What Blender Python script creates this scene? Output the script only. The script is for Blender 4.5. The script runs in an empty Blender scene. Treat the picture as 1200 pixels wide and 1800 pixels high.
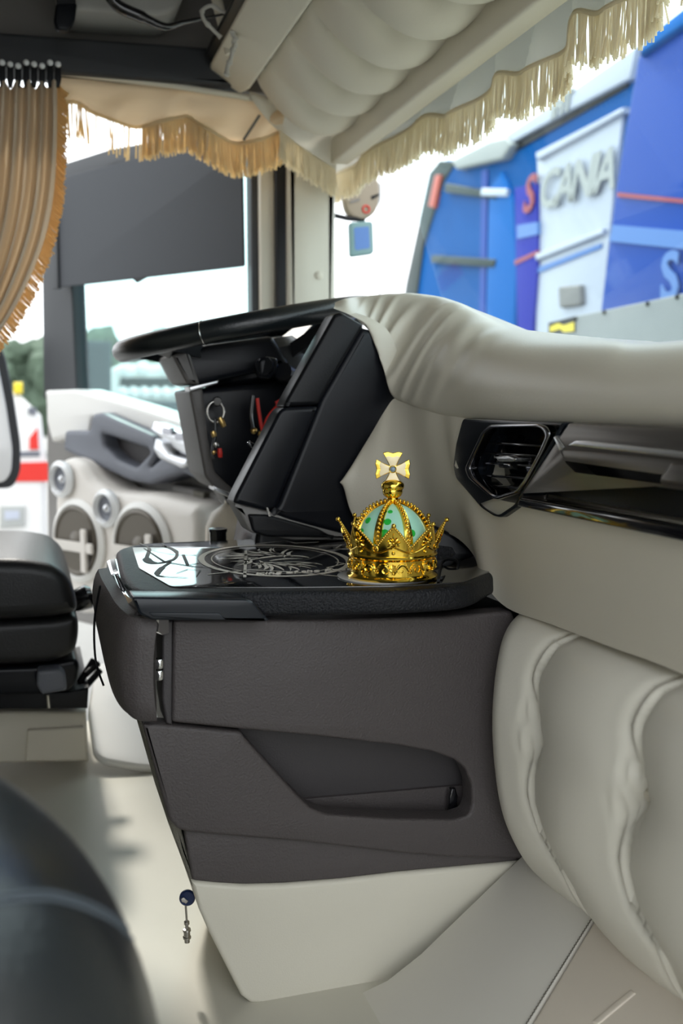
import bpy, bmesh, math, random
from mathutils import Vector, Matrix
random.seed(7)
RAD = math.radians
scene = bpy.context.scene
COL = scene.collection

# ------------------------------------------------------------------ camera, world, sun, exposure
YAW, PITCH, FPX = RAD(17.4), RAD(6.2), 1750.0
FW = Vector((math.sin(YAW)*math.cos(PITCH), math.cos(YAW)*math.cos(PITCH), -math.sin(PITCH)))
RT = Vector((math.cos(YAW), -math.sin(YAW), 0.0))
UP = RT.cross(FW)
cam = bpy.data.cameras.new('camera')
cam_ob = bpy.data.objects.new('camera', cam)
COL.objects.link(cam_ob)
cam_ob.matrix_world = Matrix(((RT.x, UP.x, -FW.x, 0), (RT.y, UP.y, -FW.y, 0), (RT.z, UP.z, -FW.z, 0), (0, 0, 0, 1)))
cam.sensor_fit = 'VERTICAL'; cam.sensor_height = 36.0; cam.sensor_width = 24.0; cam.lens = 35.0
cam.clip_start = 0.02; cam.clip_end = 400
cam.dof.use_dof = True; cam.dof.focus_distance = 1.14; cam.dof.aperture_fstop = 4.5
scene.camera = cam_ob

world = bpy.data.worlds.new('sky'); scene.world = world
world.use_nodes = True
bg = world.node_tree.nodes['Background']
bg.inputs['Color'].default_value = (0.93, 0.97, 1.0, 1)
bg.inputs['Strength'].default_value = 2.1

sun = bpy.data.lights.new('sun', 'SUN'); sun.energy = 2.3; sun.angle = RAD(5); sun.color = (1.0, 0.95, 0.86)
sun_ob = bpy.data.objects.new('sun', sun); COL.objects.link(sun_ob)
sun_ob.rotation_euler = Vector((-0.12, 1.0, 0.95)).to_track_quat('Z', 'Y').to_euler()
sun_ob.location = (-3, 8, 9)

vs = scene.view_settings
vs.view_transform = 'Standard'; vs.look = 'None'; vs.gamma = 1.0; vs.exposure = 0.42
vs.use_curve_mapping = False

# ------------------------------------------------------------------ layout helpers
def ray(x, y): return FW + RT*((x-600)/FPX) + UP*((900-y)/FPX)
def onX(x, y, v): r = ray(x, y); return r*(v/r.x)
def onY(x, y, v): r = ray(x, y); return r*(v/r.y)
def onZ(x, y, v): r = ray(x, y); return r*(v/r.z)

class Fr:
    """a working plane: o origin, u right, v up, n outward"""
    def __init__(s, o, u, v):
        s.o = Vector(o); s.u = Vector(u).normalized(); s.v = Vector(v).normalized(); s.n = s.u.cross(s.v).normalized()
    def pt(s, a, b, w=0.0): return s.o + s.u*a + s.v*b + s.n*w
    def px(s, x, y, w=0.0):
        r = ray(x, y); q = s.o + s.n*w
        t = q.dot(s.n)/r.dot(s.n); p = r*t - s.o
        return (p.dot(s.u), p.dot(s.v))
    def off(s, w): return Fr(s.o + s.n*w, s.u, s.v)
    def mat(s):
        return Matrix(((s.u.x, s.v.x, s.n.x, s.o.x), (s.u.y, s.v.y, s.n.y, s.o.y), (s.u.z, s.v.z, s.n.z, s.o.z), (0, 0, 0, 1)))
def FY(v): return Fr((0, v, 0), (1, 0, 0), (0, 0, 1))
def FX(v): return Fr((v, 0, 0), (0, -1, 0), (0, 0, 1))
def FZ(v): return Fr((0, 0, v), (1, 0, 0), (0, 1, 0))

# ------------------------------------------------------------------ materials
MATS = {}
def mat(name, col, rough=0.5, metal=0.0, bump=0.0, scale=200.0, var=0.0, vscale=8.0, coat=0.0, emit=0.0, aniso=None, spec=0.5, sheen=0.0, trans=0.0):
    m = bpy.data.materials.new(name); m.use_nodes = True
    nt = m.node_tree; b = nt.nodes['Principled BSDF']
    b.inputs['Base Color'].default_value = (*col, 1); b.inputs['Roughness'].default_value = rough
    b.inputs['Metallic'].default_value = metal; b.inputs['Coat Weight'].default_value = coat
    b.inputs['Coat Roughness'].default_value = 0.08
    b.inputs['Specular IOR Level'].default_value = spec
    b.inputs['Sheen Weight'].default_value = sheen
    b.inputs['Transmission Weight'].default_value = trans
    if emit:
        b.inputs['Emission Color'].default_value = (*col, 1); b.inputs['Emission Strength'].default_value = emit
    tc = nt.nodes.new('ShaderNodeTexCoord')
    if bump:
        n = nt.nodes.new('ShaderNodeTexNoise'); n.inputs['Scale'].default_value = scale; n.inputs['Detail'].default_value = 3
        nt.links.new(tc.outputs['Object'], n.inputs['Vector'])
        bp = nt.nodes.new('ShaderNodeBump'); bp.inputs['Strength'].default_value = bump; bp.inputs['Distance'].default_value = 0.002
        nt.links.new(n.outputs['Fac'], bp.inputs['Height']); nt.links.new(bp.outputs['Normal'], b.inputs['Normal'])
    if var:
        n = nt.nodes.new('ShaderNodeTexNoise'); n.inputs['Scale'].default_value = vscale; n.inputs['Detail'].default_value = 4
        src = tc.outputs['Object']
        if aniso:
            mp = nt.nodes.new('ShaderNodeMapping'); mp.inputs['Scale'].default_value = aniso
            nt.links.new(src, mp.inputs['Vector']); src = mp.outputs['Vector']
        nt.links.new(src, n.inputs['Vector'])
        mx = nt.nodes.new('ShaderNodeMix'); mx.data_type = 'RGBA'
        mx.inputs[6].default_value = (*[max(0, c*(1-var)) for c in col], 1)
        mx.inputs[7].default_value = (*[min(1, c*(1+var)) for c in col], 1)
        nt.links.new(n.outputs['Fac'], mx.inputs[0]); nt.links.new(mx.outputs[2], b.inputs['Base Color'])
    MATS[name] = m
    return m
def glass(name, tint, refl=0.06):
    m = bpy.data.materials.new(name); m.use_nodes = True
    nt = m.node_tree; nt.nodes.clear()
    o = nt.nodes.new('ShaderNodeOutputMaterial'); mx = nt.nodes.new('ShaderNodeMixShader')
    t = nt.nodes.new('ShaderNodeBsdfTransparent'); t.inputs['Color'].default_value = (*tint, 1)
    g = nt.nodes.new('ShaderNodeBsdfGlossy'); g.inputs['Roughness'].default_value = 0.02
    mx.inputs[0].default_value = refl
    nt.links.new(t.outputs[0], mx.inputs[1]); nt.links.new(g.outputs[0], mx.inputs[2]); nt.links.new(mx.outputs[0], o.inputs['Surface'])
    MATS[name] = m
    return m

mat('cream', (0.66, 0.62, 0.52), 0.42, bump=0.12, scale=500, var=0.05, vscale=5)
mat('foot_cream_lit', (0.72, 0.69, 0.59), 0.42, bump=0.1, scale=500, var=0.03)  # cream whitened to paint in the stronger light on the console foot
mat('tuft_cream_lit', (0.74, 0.71, 0.62), 0.38, bump=0.06, scale=350, var=0.03)  # lighter copy of the cream, brighter light on the lower panel put into the colour
mat('cream_pad', (0.66, 0.625, 0.53), 0.38, bump=0.08, scale=350, var=0.04, vscale=6)
mat('cream_matt', (0.70, 0.65, 0.54), 0.6, bump=0.1, scale=400, var=0.05)
mat('floor_vinyl', (0.60, 0.58, 0.50), 0.32, bump=0.05, scale=60, var=0.08, vscale=6)
mat('toe_vinyl', (0.68, 0.655, 0.59), 0.4, bump=0.05, scale=200, var=0.04)
mat('toe_beige', (0.72, 0.65, 0.55), 0.45, bump=0.05, scale=200, var=0.04)
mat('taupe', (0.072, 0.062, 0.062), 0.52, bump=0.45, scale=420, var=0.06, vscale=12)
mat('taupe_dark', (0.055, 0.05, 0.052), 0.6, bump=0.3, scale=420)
mat('taupe_edge', (0.16, 0.15, 0.12), 0.75, bump=0.8, scale=600)
mat('black', (0.006, 0.0065, 0.008), 0.36, bump=0.1, scale=500, spec=0.22)
mat('black_satin', (0.006, 0.007, 0.010), 0.30, bump=0.05, scale=600, spec=0.22)
mat('black_grain', (0.008, 0.009, 0.012), 0.45, bump=0.9, scale=420, spec=0.3)
mat('black_gloss', (0.008, 0.008, 0.010), 0.06, coat=1.0)
mat('black_blue', (0.010, 0.013, 0.018), 0.22, spec=0.35)
mat('table_glass', (0.010, 0.011, 0.013), 0.03, coat=1.0, spec=0.9)
mat('etch', (0.66, 0.62, 0.56), 0.6)
mat('etch_dark', (0.09, 0.09, 0.09), 0.6)  # engraving tone darkened, as its lines look against the bright window reflection
mat('chrome', (0.78, 0.79, 0.80), 0.07, 1.0)
mat('chrome_dark', (0.28, 0.28, 0.30), 0.12, 1.0)
mat('steel', (0.55, 0.53, 0.50), 0.25, 1.0)
mat('brushed', (0.15, 0.138, 0.125), 0.30, 0.75, var=0.35, vscale=30, aniso=(1, 0.12, 5))
mat('gold', (0.95, 0.66, 0.10), 0.12, 1.0)
mat('gold_bead', (0.95, 0.64, 0.11), 0.2, 1.0)
mat('gold_pale', (0.92, 0.78, 0.50), 0.35, 0.25)
mat('mint', (0.46, 0.86, 0.68), 0.25, coat=0.4)
mat('green', (0.02, 0.50, 0.06), 0.3)
mat('jewel', (0.25, 0.33, 0.42), 0.1, coat=1)
mat('leather', (0.010, 0.013, 0.015), 0.28, bump=0.2, scale=350, spec=0.6)
mat('leather_soft', (0.012, 0.012, 0.013), 0.40, bump=0.2, scale=350, spec=0.4)
mat('thread', (0.10, 0.12, 0.14), 0.7)
mat('thread_dark', (0.10, 0.09, 0.07), 0.7)
mat('white', (0.80, 0.79, 0.76), 0.4, var=0.03)
mat('white_gloss', (0.85, 0.86, 0.87), 0.15, coat=0.6)
mat('pod_white', (0.72, 0.68, 0.63), 0.35, bump=0.08, scale=60, var=0.06, vscale=10)
mat('grey_blue', (0.14, 0.15, 0.18), 0.45, bump=0.2, scale=400)
mat('grey_mid', (0.22, 0.21, 0.20), 0.6, bump=0.2, scale=300)
mat('column_grey', (0.10, 0.092, 0.088), 0.5, bump=0.2, scale=300)
mat('silver', (0.62, 0.63, 0.65), 0.25, 0.8)
mat('shade', (0.050, 0.055, 0.064), 0.7, bump=0.2, scale=700)
mat('door_black', (0.03, 0.033, 0.038), 0.5)
mat('cone', (0.10, 0.085, 0.065), 0.35, 0.3)
mat('headliner', (0.16, 0.15, 0.14), 0.9, bump=0.3, scale=300)
mat('headliner_grey', (0.38, 0.37, 0.35), 0.8, bump=0.2, scale=300)
mat('beam', (0.03, 0.032, 0.037), 0.6, bump=0.2, scale=300)
mat('rope', (0.55, 0.53, 0.48), 0.9, bump=0.6, scale=900)
mat('blue', (0.001, 0.090, 0.32), 0.5, spec=0.03)
mat('blue_mid', (0.002, 0.13, 0.45), 0.5, spec=0.06)
mat('blue_deep', (0.001, 0.055, 0.34), 0.35, spec=0.12)
mat('violet', (0.03, 0.04, 0.36), 0.5, spec=0.06)
mat('pale_blue', (0.12, 0.24, 0.55), 0.4, spec=0.2)
mat('truck_white', (0.50, 0.53, 0.61), 0.3)
mat('letter_grey', (0.42, 0.43, 0.41), 0.5, spec=0.2)
mat('teal_glass', (0.035, 0.055, 0.055), 0.4, spec=0.1)
mat('red', (0.70, 0.03, 0.02), 0.4)
mat('orange_red', (0.55, 0.07, 0.03), 0.4)
mat('dark_red', (0.32, 0.03, 0.05), 0.4)
mat('yellow', (0.85, 0.65, 0.03), 0.5)
mat('guard', (0.24, 0.25, 0.25), 0.5, var=0.08)
mat('fob_blue', (0.01, 0.03, 0.12), 0.3)
mat('asphalt', (0.22, 0.22, 0.21), 0.9, bump=0.4, scale=40, var=0.15)
mat('foliage', (0.09, 0.13, 0.09), 0.9, bump=1.0, scale=3, var=0.5, vscale=2)
mat('container', (0.05, 0.075, 0.085), 0.6)
mat('teal_tag', (0.18, 0.32, 0.33), 0.4)
mat('tan', (0.34, 0.29, 0.22), 0.6)
mat('brass', (0.70, 0.48, 0.18), 0.3, 1.0)
mat('lamp_white', (0.9, 0.9, 0.9), 0.1, coat=1)
mat('cream_bottle', (0.70, 0.62, 0.50), 0.4)
glass('windscreen_glass', (0.90, 0.97, 0.98), 0.03)
glass('side_glass', (0.80, 0.95, 0.94), 0.04)
def cloth(name, col, tr=0.5, warm=(1, 1, 1)):
    m = bpy.data.materials.new(name); m.use_nodes = True
    nt = m.node_tree; nt.nodes.clear()
    o = nt.nodes.new('ShaderNodeOutputMaterial'); mx = nt.nodes.new('ShaderNodeMixShader'); mx.inputs[0].default_value = tr
    d = nt.nodes.new('ShaderNodeBsdfDiffuse'); d.inputs['Color'].default_value = (*col, 1)
    t = nt.nodes.new('ShaderNodeBsdfTranslucent'); t.inputs['Color'].default_value = (*[c*w for c, w in zip(col, warm)], 1)
    nz = nt.nodes.new('ShaderNodeTexNoise'); nz.inputs['Scale'].default_value = 600
    tc = nt.nodes.new('ShaderNodeTexCoord'); bp = nt.nodes.new('ShaderNodeBump'); bp.inputs['Strength'].default_value = 0.2; bp.inputs['Distance'].default_value = 0.001
    nt.links.new(tc.outputs['Object'], nz.inputs['Vector']); nt.links.new(nz.outputs['Fac'], bp.inputs['Height']); nt.links.new(bp.outputs['Normal'], d.inputs['Normal'])
    nt.links.new(d.outputs[0], mx.inputs[1]); nt.links.new(t.outputs[0], mx.inputs[2]); nt.links.new(mx.outputs[0], o.inputs['Surface'])
    MATS[name] = m
cloth('drape', (0.72, 0.69, 0.60), 0.25)
cloth('valance', (0.80, 0.66, 0.48), 0.45, (1.0, 0.88, 0.72))
cloth('fringe', (0.97, 0.91, 0.76), 0.55)
cloth('fringe_gold', (0.97, 0.84, 0.58), 0.55)
cloth('edge_gold', (0.86, 0.62, 0.30), 0.4)
cloth('curtain', (0.66, 0.57, 0.46), 0.25, (1.0, 0.85, 0.62))

# ------------------------------------------------------------------ object helpers
def tag(o, label=None, cat=None, group=None, kind=None):
    if label: o['label'] = label
    if cat: o['category'] = cat
    if group: o['group'] = group
    if kind: o['kind'] = kind
    return o
def thing(name, loc, label, cat, group=None, kind=None):
    o = bpy.data.objects.new(name, None); COL.objects.link(o)
    o.empty_display_size = 0.05
    o.location = loc
    return tag(o, label, cat, group, kind)
def wloc(o):
    v = Vector((0, 0, 0))
    while o is not None:
        v = v + Vector(o.location); o = o.parent
    return v
def link(name, me, m, parent=None, smooth=40, mods=()):
    """mesh in world coordinates -> object with its origin at its own middle"""
    if len(me.vertices):
        xs = [v.co for v in me.vertices]
        c = Vector([(min(p[i] for p in xs)+max(p[i] for p in xs))/2 for i in range(3)])
    else:
        c = Vector((0, 0, 0))
    me.transform(Matrix.Translation(-c))
    if smooth:
        me.polygons.foreach_set('use_smooth', [True]*len(me.polygons))
        me.set_sharp_from_angle(angle=RAD(smooth))
    me.materials.clear(); me.materials.append(MATS[m])
    o = bpy.data.objects.new(name, me); COL.objects.link(o)
    if parent is not None:
        o.parent = parent; o.location = c - wloc(parent)
    else:
        o.location = c
    me.update()
    return o
def bm_obj(name, bm, m, parent=None, smooth=40):
    bmesh.ops.recalc_face_normals(bm, faces=bm.faces)
    me = bpy.data.meshes.new(name); bm.to_mesh(me); bm.free()
    return link(name, me, m, parent, smooth)
def rnd(pts, r, n=5):
    out = []; N = len(pts)
    for i in range(N):
        p = Vector(pts[i]); a = Vector(pts[i-1]); b = Vector(pts[(i+1) % N])
        rr = r[i] if isinstance(r, (list, tuple)) else r
        da, db = (a-p), (b-p)
        k = min(rr, da.length*0.45, db.length*0.45)
        if k < 1e-5: out.append(p); continue
        s, e = p+da.normalized()*k, p+db.normalized()*k
        for j in range(n+1):
            t = j/n; out.append(s*(1-t)**2 + p*2*t*(1-t) + e*t*t)
    return out
def cr(pts, n=6, closed=False):
    P = [Vector(p) for p in pts]; N = len(P); out = []
    for i in range(N if closed else N-1):
        if closed: p0, p1, p2, p3 = P[i-1], P[i], P[(i+1) % N], P[(i+2) % N]
        else: p0, p1, p2, p3 = P[max(i-1, 0)], P[i], P[i+1], P[min(i+2, N-1)]
        for j in range(n):
            t = j/n
            out.append(0.5*((2*p1)+(p2-p0)*t+(2*p0-5*p1+4*p2-p3)*t*t+(3*p1-p0-3*p2+p3)*t**3))
    if not closed: out.append(P[-1])
    return out
def curve_mesh(cu):
    ob = bpy.data.objects.new('tmp', cu)
    me = bpy.data.meshes.new_from_object(ob)
    bpy.data.objects.remove(ob); bpy.data.curves.remove(cu)
    return me
def plate_mesh(polys, th, bev=0.0, res=3):
    cu = bpy.data.curves.new('tmp', 'CURVE'); cu.dimensions = '2D'; cu.fill_mode = 'BOTH'
    cu.extrude = max(th/2-bev, 0.0); cu.bevel_depth = bev; cu.offset = -bev; cu.bevel_resolution = res
    for pts in polys:
        s = cu.splines.new('POLY'); s.points.add(len(pts)-1); s.use_cyclic_u = True
        for i, p in enumerate(pts): s.points[i].co = (p[0], p[1], 0, 1)
    me = curve_mesh(cu)
    me.transform(Matrix.Translation((0, 0, -th/2)))
    bm = bmesh.new(); bm.from_mesh(me); bmesh.ops.remove_doubles(bm, verts=bm.verts, dist=1e-6); bm.to_mesh(me); bm.free()
    return me
def plate(name, fr, pts, th, m, parent=None, bev=0.0, r=0.0, holes=(), smooth=40, px=True, res=3, w=0.0):
    """outline (pixels cast on the frame's plane, or plane coordinates) -> solid plate behind the plane"""
    def cv(q): return [fr.px(*p, w) for p in q] if px else [tuple(p) for p in q]
    polys = [cv(pts)]+[cv(h) for h in holes]
    if r: polys = [rnd(q, r) for q in polys]
    me = plate_mesh(polys, th, bev, res)
    me.transform(fr.off(w).mat())
    return link(name, me, m, parent, smooth)
def ring_faces(bm, A, B, closed=True):
    n = len(A)
    for i in range(n if closed else n-1):
        try: bm.faces.new((A[i], A[(i+1) % n], B[(i+1) % n], B[i]))
        except ValueError: pass
def loft(name, rows, m, parent=None, closed=False, caps=False, smooth=60, thick=0.0):
    bm = bmesh.new(); vr = [[bm.verts.new(p) for p in row] for row in rows]
    for A, B in zip(vr, vr[1:]): ring_faces(bm, A, B, closed)
    if caps:
        for row in (vr[0], vr[-1]):
            try: bm.faces.new(row)
            except ValueError: pass
    bmesh.ops.recalc_face_normals(bm, faces=bm.faces)
    if thick:
        bmesh.ops.solidify(bm, geom=bm.faces[:], thickness=thick)
    return bm_obj(name, bm, m, parent, smooth)
def add_tube(bm, pts, rad, seg=8, closed=False, cap=True):
    P = [Vector(p) for p in pts]; N = len(P); rows = []; prev = None
    for i in range(N):
        if closed: t = P[(i+1) % N]-P[i-1]
        else: t = P[min(i+1, N-1)]-P[max(i-1, 0)]
        t = t.normalized() if t.length > 1e-9 else Vector((0, 0, 1))
        if prev is None:
            up = Vector((0, 0, 1)) if abs(t.z) < 0.9 else Vector((1, 0, 0)); a = t.cross(up).normalized()
        else:
            a = prev - t*prev.dot(t); a = a.normalized() if a.length > 1e-6 else t.orthogonal().normalized()
        prev = a; b = t.cross(a)
        r = rad[i] if isinstance(rad, (list, tuple)) else rad
        rows.append([bm.verts.new(P[i]+(a*math.cos(2*math.pi*k/seg)+b*math.sin(2*math.pi*k/seg))*r) for k in range(seg)])
    for A, B in zip(rows, rows[1:]): ring_faces(bm, A, B)
    if closed: ring_faces(bm, rows[-1], rows[0])
    elif cap: bm.faces.new(rows[0]); bm.faces.new(rows[-1])
def tube(name, pts, rad, m, parent=None, seg=8, closed=False):
    bm = bmesh.new(); add_tube(bm, pts, rad, seg, closed); return bm_obj(name, bm, m, parent, 60)
def add_lathe(bm, prof, mtx, seg=32):
    rows = []
    for r, z in prof:
        rows.append([bm.verts.new(mtx @ Vector((r*math.cos(2*math.pi*k/seg), r*math.sin(2*math.pi*k/seg), z))) for k in range(seg)])
    for A, B in zip(rows, rows[1:]): ring_faces(bm, A, B)
    if prof[0][0] > 1e-5: bm.faces.new(rows[0])
    if prof[-1][0] > 1e-5: bm.faces.new(rows[-1])
    bmesh.ops.remove_doubles(bm, verts=[v for r in rows for v in r], dist=1e-6)
def lathe(name, prof, mtx, m, parent=None, seg=32, smooth=40):
    bm = bmesh.new(); add_lathe(bm, prof, mtx, seg); return bm_obj(name, bm, m, parent, smooth)
def add_box(bm, c, half, mtx=None):
    vs_ = []
    for sx in (-1, 1):
        for sy in (-1, 1):
            for sz in (-1, 1):
                p = Vector((sx*half[0], sy*half[1], sz*half[2]))
                if mtx: p = mtx @ p
                vs_.append(bm.verts.new(Vector(c)+p))
    for f in ((0, 1, 3, 2), (4, 6, 7, 5), (0, 4, 5, 1), (2, 3, 7, 6), (0, 2, 6, 4), (1, 5, 7, 3)): bm.faces.new([vs_[i] for i in f])
def rbox(name, lo, hi, m, parent=None, bev=0.004, seg=3):
    bm = bmesh.new(); lo = Vector(lo); hi = Vector(hi)
    add_box(bm, (lo+hi)/2, (hi-lo)/2)
    if bev: bmesh.ops.bevel(bm, geom=bm.edges[:], offset=bev, segments=seg, affect='EDGES', profile=0.5)
    return bm_obj(name, bm, m, parent, 40)
def add_ball(bm, c, r, sub=1):
    bmesh.ops.create_icosphere(bm, subdivisions=sub, radius=r, matrix=Matrix.Translation(Vector(c)))
def text_mesh(s, size, shear=0.0, ext=0.0003, off=0.0):
    cu = bpy.data.curves.new('tmp', 'FONT'); cu.body = s; cu.size = size; cu.shear = shear; cu.extrude = ext; cu.offset = off
    cu.align_x = 'CENTER'; cu.align_y = 'CENTER'; cu.resolution_u = 3
    return curve_mesh(cu)
def lettering(name, s, fr, at, size, m, parent, shear=0.0, rot=0.0, ext=0.0004, off=0.0, sx=1.0):
    me = text_mesh(s, size, shear, ext, off)
    me.transform(fr.mat() @ Matrix.Translation((at[0], at[1], 0.0006)) @ Matrix.Rotation(rot, 4, 'Z') @ Matrix.Diagonal((sx, 1, 1, 1)))
    return link(name, me, m, parent, 0)
def add_ribbon(bm, pts, w, fr, h=0.0004, th=0.0003):
    """flat stroke of varying width lying on a frame"""
    P = [Vector(p) for p in pts]; N = len(P); L = []; Rr = []
    for i in range(N):
        t = (P[min(i+1, N-1)]-P[max(i-1, 0)]); t = t.normalized() if t.length > 1e-9 else Vector((1, 0))
        n = Vector((-t.y, t.x)); ww = w[i] if isinstance(w, (list, tuple)) else w
        a, b = P[i]+n*ww/2, P[i]-n*ww/2
        L.append(bm.verts.new(fr.pt(a.x, a.y, h))); Rr.append(bm.verts.new(fr.pt(b.x, b.y, h)))
    ring_faces(bm, L, Rr, False)
def tilt_frame(o, n):
    """matrix with local z along n at o"""
    q = Vector(n).to_track_quat('Z', 'Y'); return Matrix.Translation(Vector(o)) @ q.to_matrix().to_4x4()

ZF, ZT, YC = -0.645, -0.192, 1.0     # cab floor, table top, near face of the console
ZG = -2.05                           # ground outside

# ================================================================== SETTING
def struct(o, label=None): o['kind'] = 'structure'; o['label'] = label or o.name; return o
ZF = -0.65
fl = rbox('floor', (-1.3, -0.12, ZF-0.03), (0.62, 2.06, ZF), 'floor_vinyl', bev=0)
struct(fl, 'pale cream vinyl cab floor'); fl['category'] = 'floor'
ce = rbox('ceiling', (-1.3, -0.12, 0.82), (0.72, 2.14, 0.86), 'headliner', bev=0)
struct(ce, 'dark grey fabric cab headliner'); ce['category'] = 'ceiling'
o = rbox('wall_back', (-1.34, -0.12, ZF), (-1.3, 2.14, 0.82), 'cream_matt', bev=0); struct(o, 'cream rear wall of the cab'); o['category'] = 'wall'
bm = bmesh.new()
add_box(bm, (-0.74, 2.09, 0.085), (0.56, 0.03, 0.735)); add_box(bm, (0.22, 2.09, 0.725), (0.40, 0.03, 0.095))
o = bm_obj('wall_left', bm, 'headliner', None, 0); struct(o, 'dark grey cab side wall around the open driver door'); o['category'] = 'wall'
o = rbox('wall_right', (-1.3, -0.16, ZF), (-0.45, -0.12, 0.82), 'cream_matt', bev=0); struct(o, 'cream cab side wall behind the passenger doorway'); o['category'] = 'wall'

# toe board in front of the passenger seat
TOE = Fr((0.334, 1.0, ZF), (0, -1, 0), (0.211, 0, 0.13))
trimA = plate('trim_1', TOE, [(600, 1760), (680, 1722), (738, 1676), (920, 1500), (985, 1450), (1060, 1585), (1020, 1650), (930, 1800), (880, 1885), (680, 1885)], 0.012, 'toe_vinyl', None, bev=0.003)
struct(trimA, 'grey cream leather toe board beside the console foot'); trimA['category'] = 'trim'
trimB = plate('trim_2', TOE, [(932, 1803), (1023, 1652), (1062, 1588), (1300, 1588), (1420, 1885), (885, 1885)], 0.012, 'toe_beige', None, bev=0.003)
struct(trimB, 'beige leather toe board under the tufted panel'); trimB['category'] = 'trim'
bm = bmesh.new()
a, b = Vector(TOE.px(926, 1800)), Vector(TOE.px(1019, 1650))
a2 = a-(b-a)*0.3
for i in range(46):
    t = i/45; p = a2.lerp(b+(b-a)*0.25, t); d = (b-a).normalized()
    add_tube(bm, [TOE.pt(*(p-d*0.0016), 0.0004), TOE.pt(*p, 0.0014), TOE.pt(*(p+d*0.0016), 0.0004)], 0.0006, 5)
o = bm_obj('stitching', bm, 'thread_dark', trimA, 60); o['kind'] = 'stuff'
o = plate('crease_piping', TOE, [(1040, 1795), (1108, 1738), (1116, 1745), (1050, 1800)], 0.004, 'toe_beige', trimB, bev=0.0015, w=0.0015)

# A-pillar and seal strips
PIL = Fr((0.60, 2.10, 0), (1, 0.0, 0), (0, 0, 1))
pil = plate('trim_3', PIL, [(503, 205), (592, 200), (592, 660), (503, 660)], 0.10, 'cream', None, bev=0.018, r=0.004); struct(pil, 'cream leather covered front pillar with a button'); pil['category'] = 'pillar'
c = PIL.px(560, 484); lathe('button', [(0, 0.004), (0.006, 0.0035), (0.0095, 0.001), (0.0095, -0.004)], tilt_frame(PIL.pt(*c, 0.0), PIL.n), 'cream_matt', pil, 20)
for k, (x0, x1, m, n, lab) in enumerate([(484, 506, 'black', 'trim_4', 'black rubber seal strip along the cream front pillar'), (456, 485, 'cream_matt', 'trim_5', 'narrow cream strip between black door seals'), (440, 458, 'door_black', 'trim_6', 'thin dark seal nearest the side window')]):
    o = plate(n, PIL.off(-0.02*k-0.01), [(x0, 250), (x1, 250), (x1+4, 680), (x0+4, 680)], 0.05, m, None, bev=0.004); struct(o, lab); o['category'] = 'trim'

o = rbox('trim_9', (0.64, -0.10, ZF-0.03), (0.66, 2.06, -0.04), 'black', None, bev=0); struct(o, 'dark bulkhead under the dashboard'); o['category'] = 'trim'
# windscreen
bm = bmesh.new()
rows = []
for w_ in (0, 0.005):
    rows.append([(0.985+w_, -0.10, 0.0), (0.985+w_, 2.12, 0.0), (0.755+w_, 2.12, 0.66), (0.755+w_, -0.10, 0.66)])
va = [bm.verts.new(p) for p in rows[0]]; vb = [bm.verts.new(p) for p in rows[1]]
bm.faces.new(va); bm.faces.new(vb); ring_faces(bm, va, vb)
o = bm_obj('window_1', bm, 'windscreen_glass', None, 0); struct(o, 'large clear windscreen above the dashboard'); o['category'] = 'windscreen'
o = rbox('trim_7', (0.70, -0.12, 0.60), (0.80, 2.14, 0.82), 'headliner', bev=0.01); struct(o, 'header above the windscreen behind the drape'); o['category'] = 'trim'

# ------------------------------------------------------------------ open driver door
DO = Fr((0.516, 2.16, 0), (0.545, -0.84, 0), (0, 0, 1))
door = thing('door_1', DO.pt(-0.45, -0.62), 'open white driver door with black window frame and grey armrest', 'door', kind='structure')
plate('window_frame', DO, [(70, 300), (190, 262), (330, 236), (452, 236), (470, 300), (476, 640), (476, 830), (470, 800), (76, 700)], 0.045, 'door_black', door, bev=0.006,
      holes=[[(118, 318), (200, 290), (330, 262), (424, 262), (438, 300), (446, 540), (446, 790), (360, 758), (134, 690)]])
plate('window_pane', DO.off(-0.02), [(110, 310), (200, 284), (330, 256), (430, 256), (452, 800), (126, 695)], 0.005, 'side_glass', door)
plate('panel', DO.off(-0.01), [(80, 690), (360, 755), (470, 800), (470, 1180), (84, 1080)], 0.05, 'grey_mid', door, bev=0.01)
sill = [(78, 686), (130, 684), (230, 712), (352, 752), (470, 792), (470, 850), (360, 800), (160, 735), (150, 792), (118, 770), (90, 778), (80, 740)]
plate('sill', DO.off(0.035), sill, 0.10, 'white', door, bev=0.012, r=0.006)
arm = plate('armrest', DO.off(0.075), [(112, 757), (156, 757), (160, 728), (176, 725), (268, 765), (282, 785), (262, 822), (300, 790), (378, 800), (392, 868), (320, 832), (262, 852), (228, 846), (110, 792)], 0.10, 'grey_blue', door, bev=0.012, r=0.01,
      holes=[[(178, 762), (258, 788), (262, 796), (238, 822), (205, 808), (182, 785)]])
plate('grip_recess', DO.off(0.03), [(168, 750), (268, 775), (268, 832), (172, 800)], 0.02, 'taupe_dark', door)
plate('door_handle', DO.off(0.10), [(272, 770), (284, 778), (300, 800), (328, 808), (330, 818), (318, 824), (278, 806), (268, 790)], 0.03, 'silver', door, bev=0.006, r=0.006)
plate('switch_panel', DO.off(0.085), [(268, 742), (352, 772), (362, 806), (332, 804), (300, 790), (282, 772), (262, 755)], 0.06, 'silver', door, bev=0.008, r=0.005)
for x, y in ((296, 758), (318, 768)):
    q = DO.off(0.088).px(x, y); bm = bmesh.new()
    add_box(bm, DO.off(0.088).pt(*q), (0.018, 0.006, 0.008), Matrix.Rotation(-1.0, 3, 'Z')); bmesh.ops.bevel(bm, geom=bm.edges[:], offset=0.003, segments=2, affect='EDGES'); bm_obj('window_switch', bm, 'chrome_dark', door)
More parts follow.
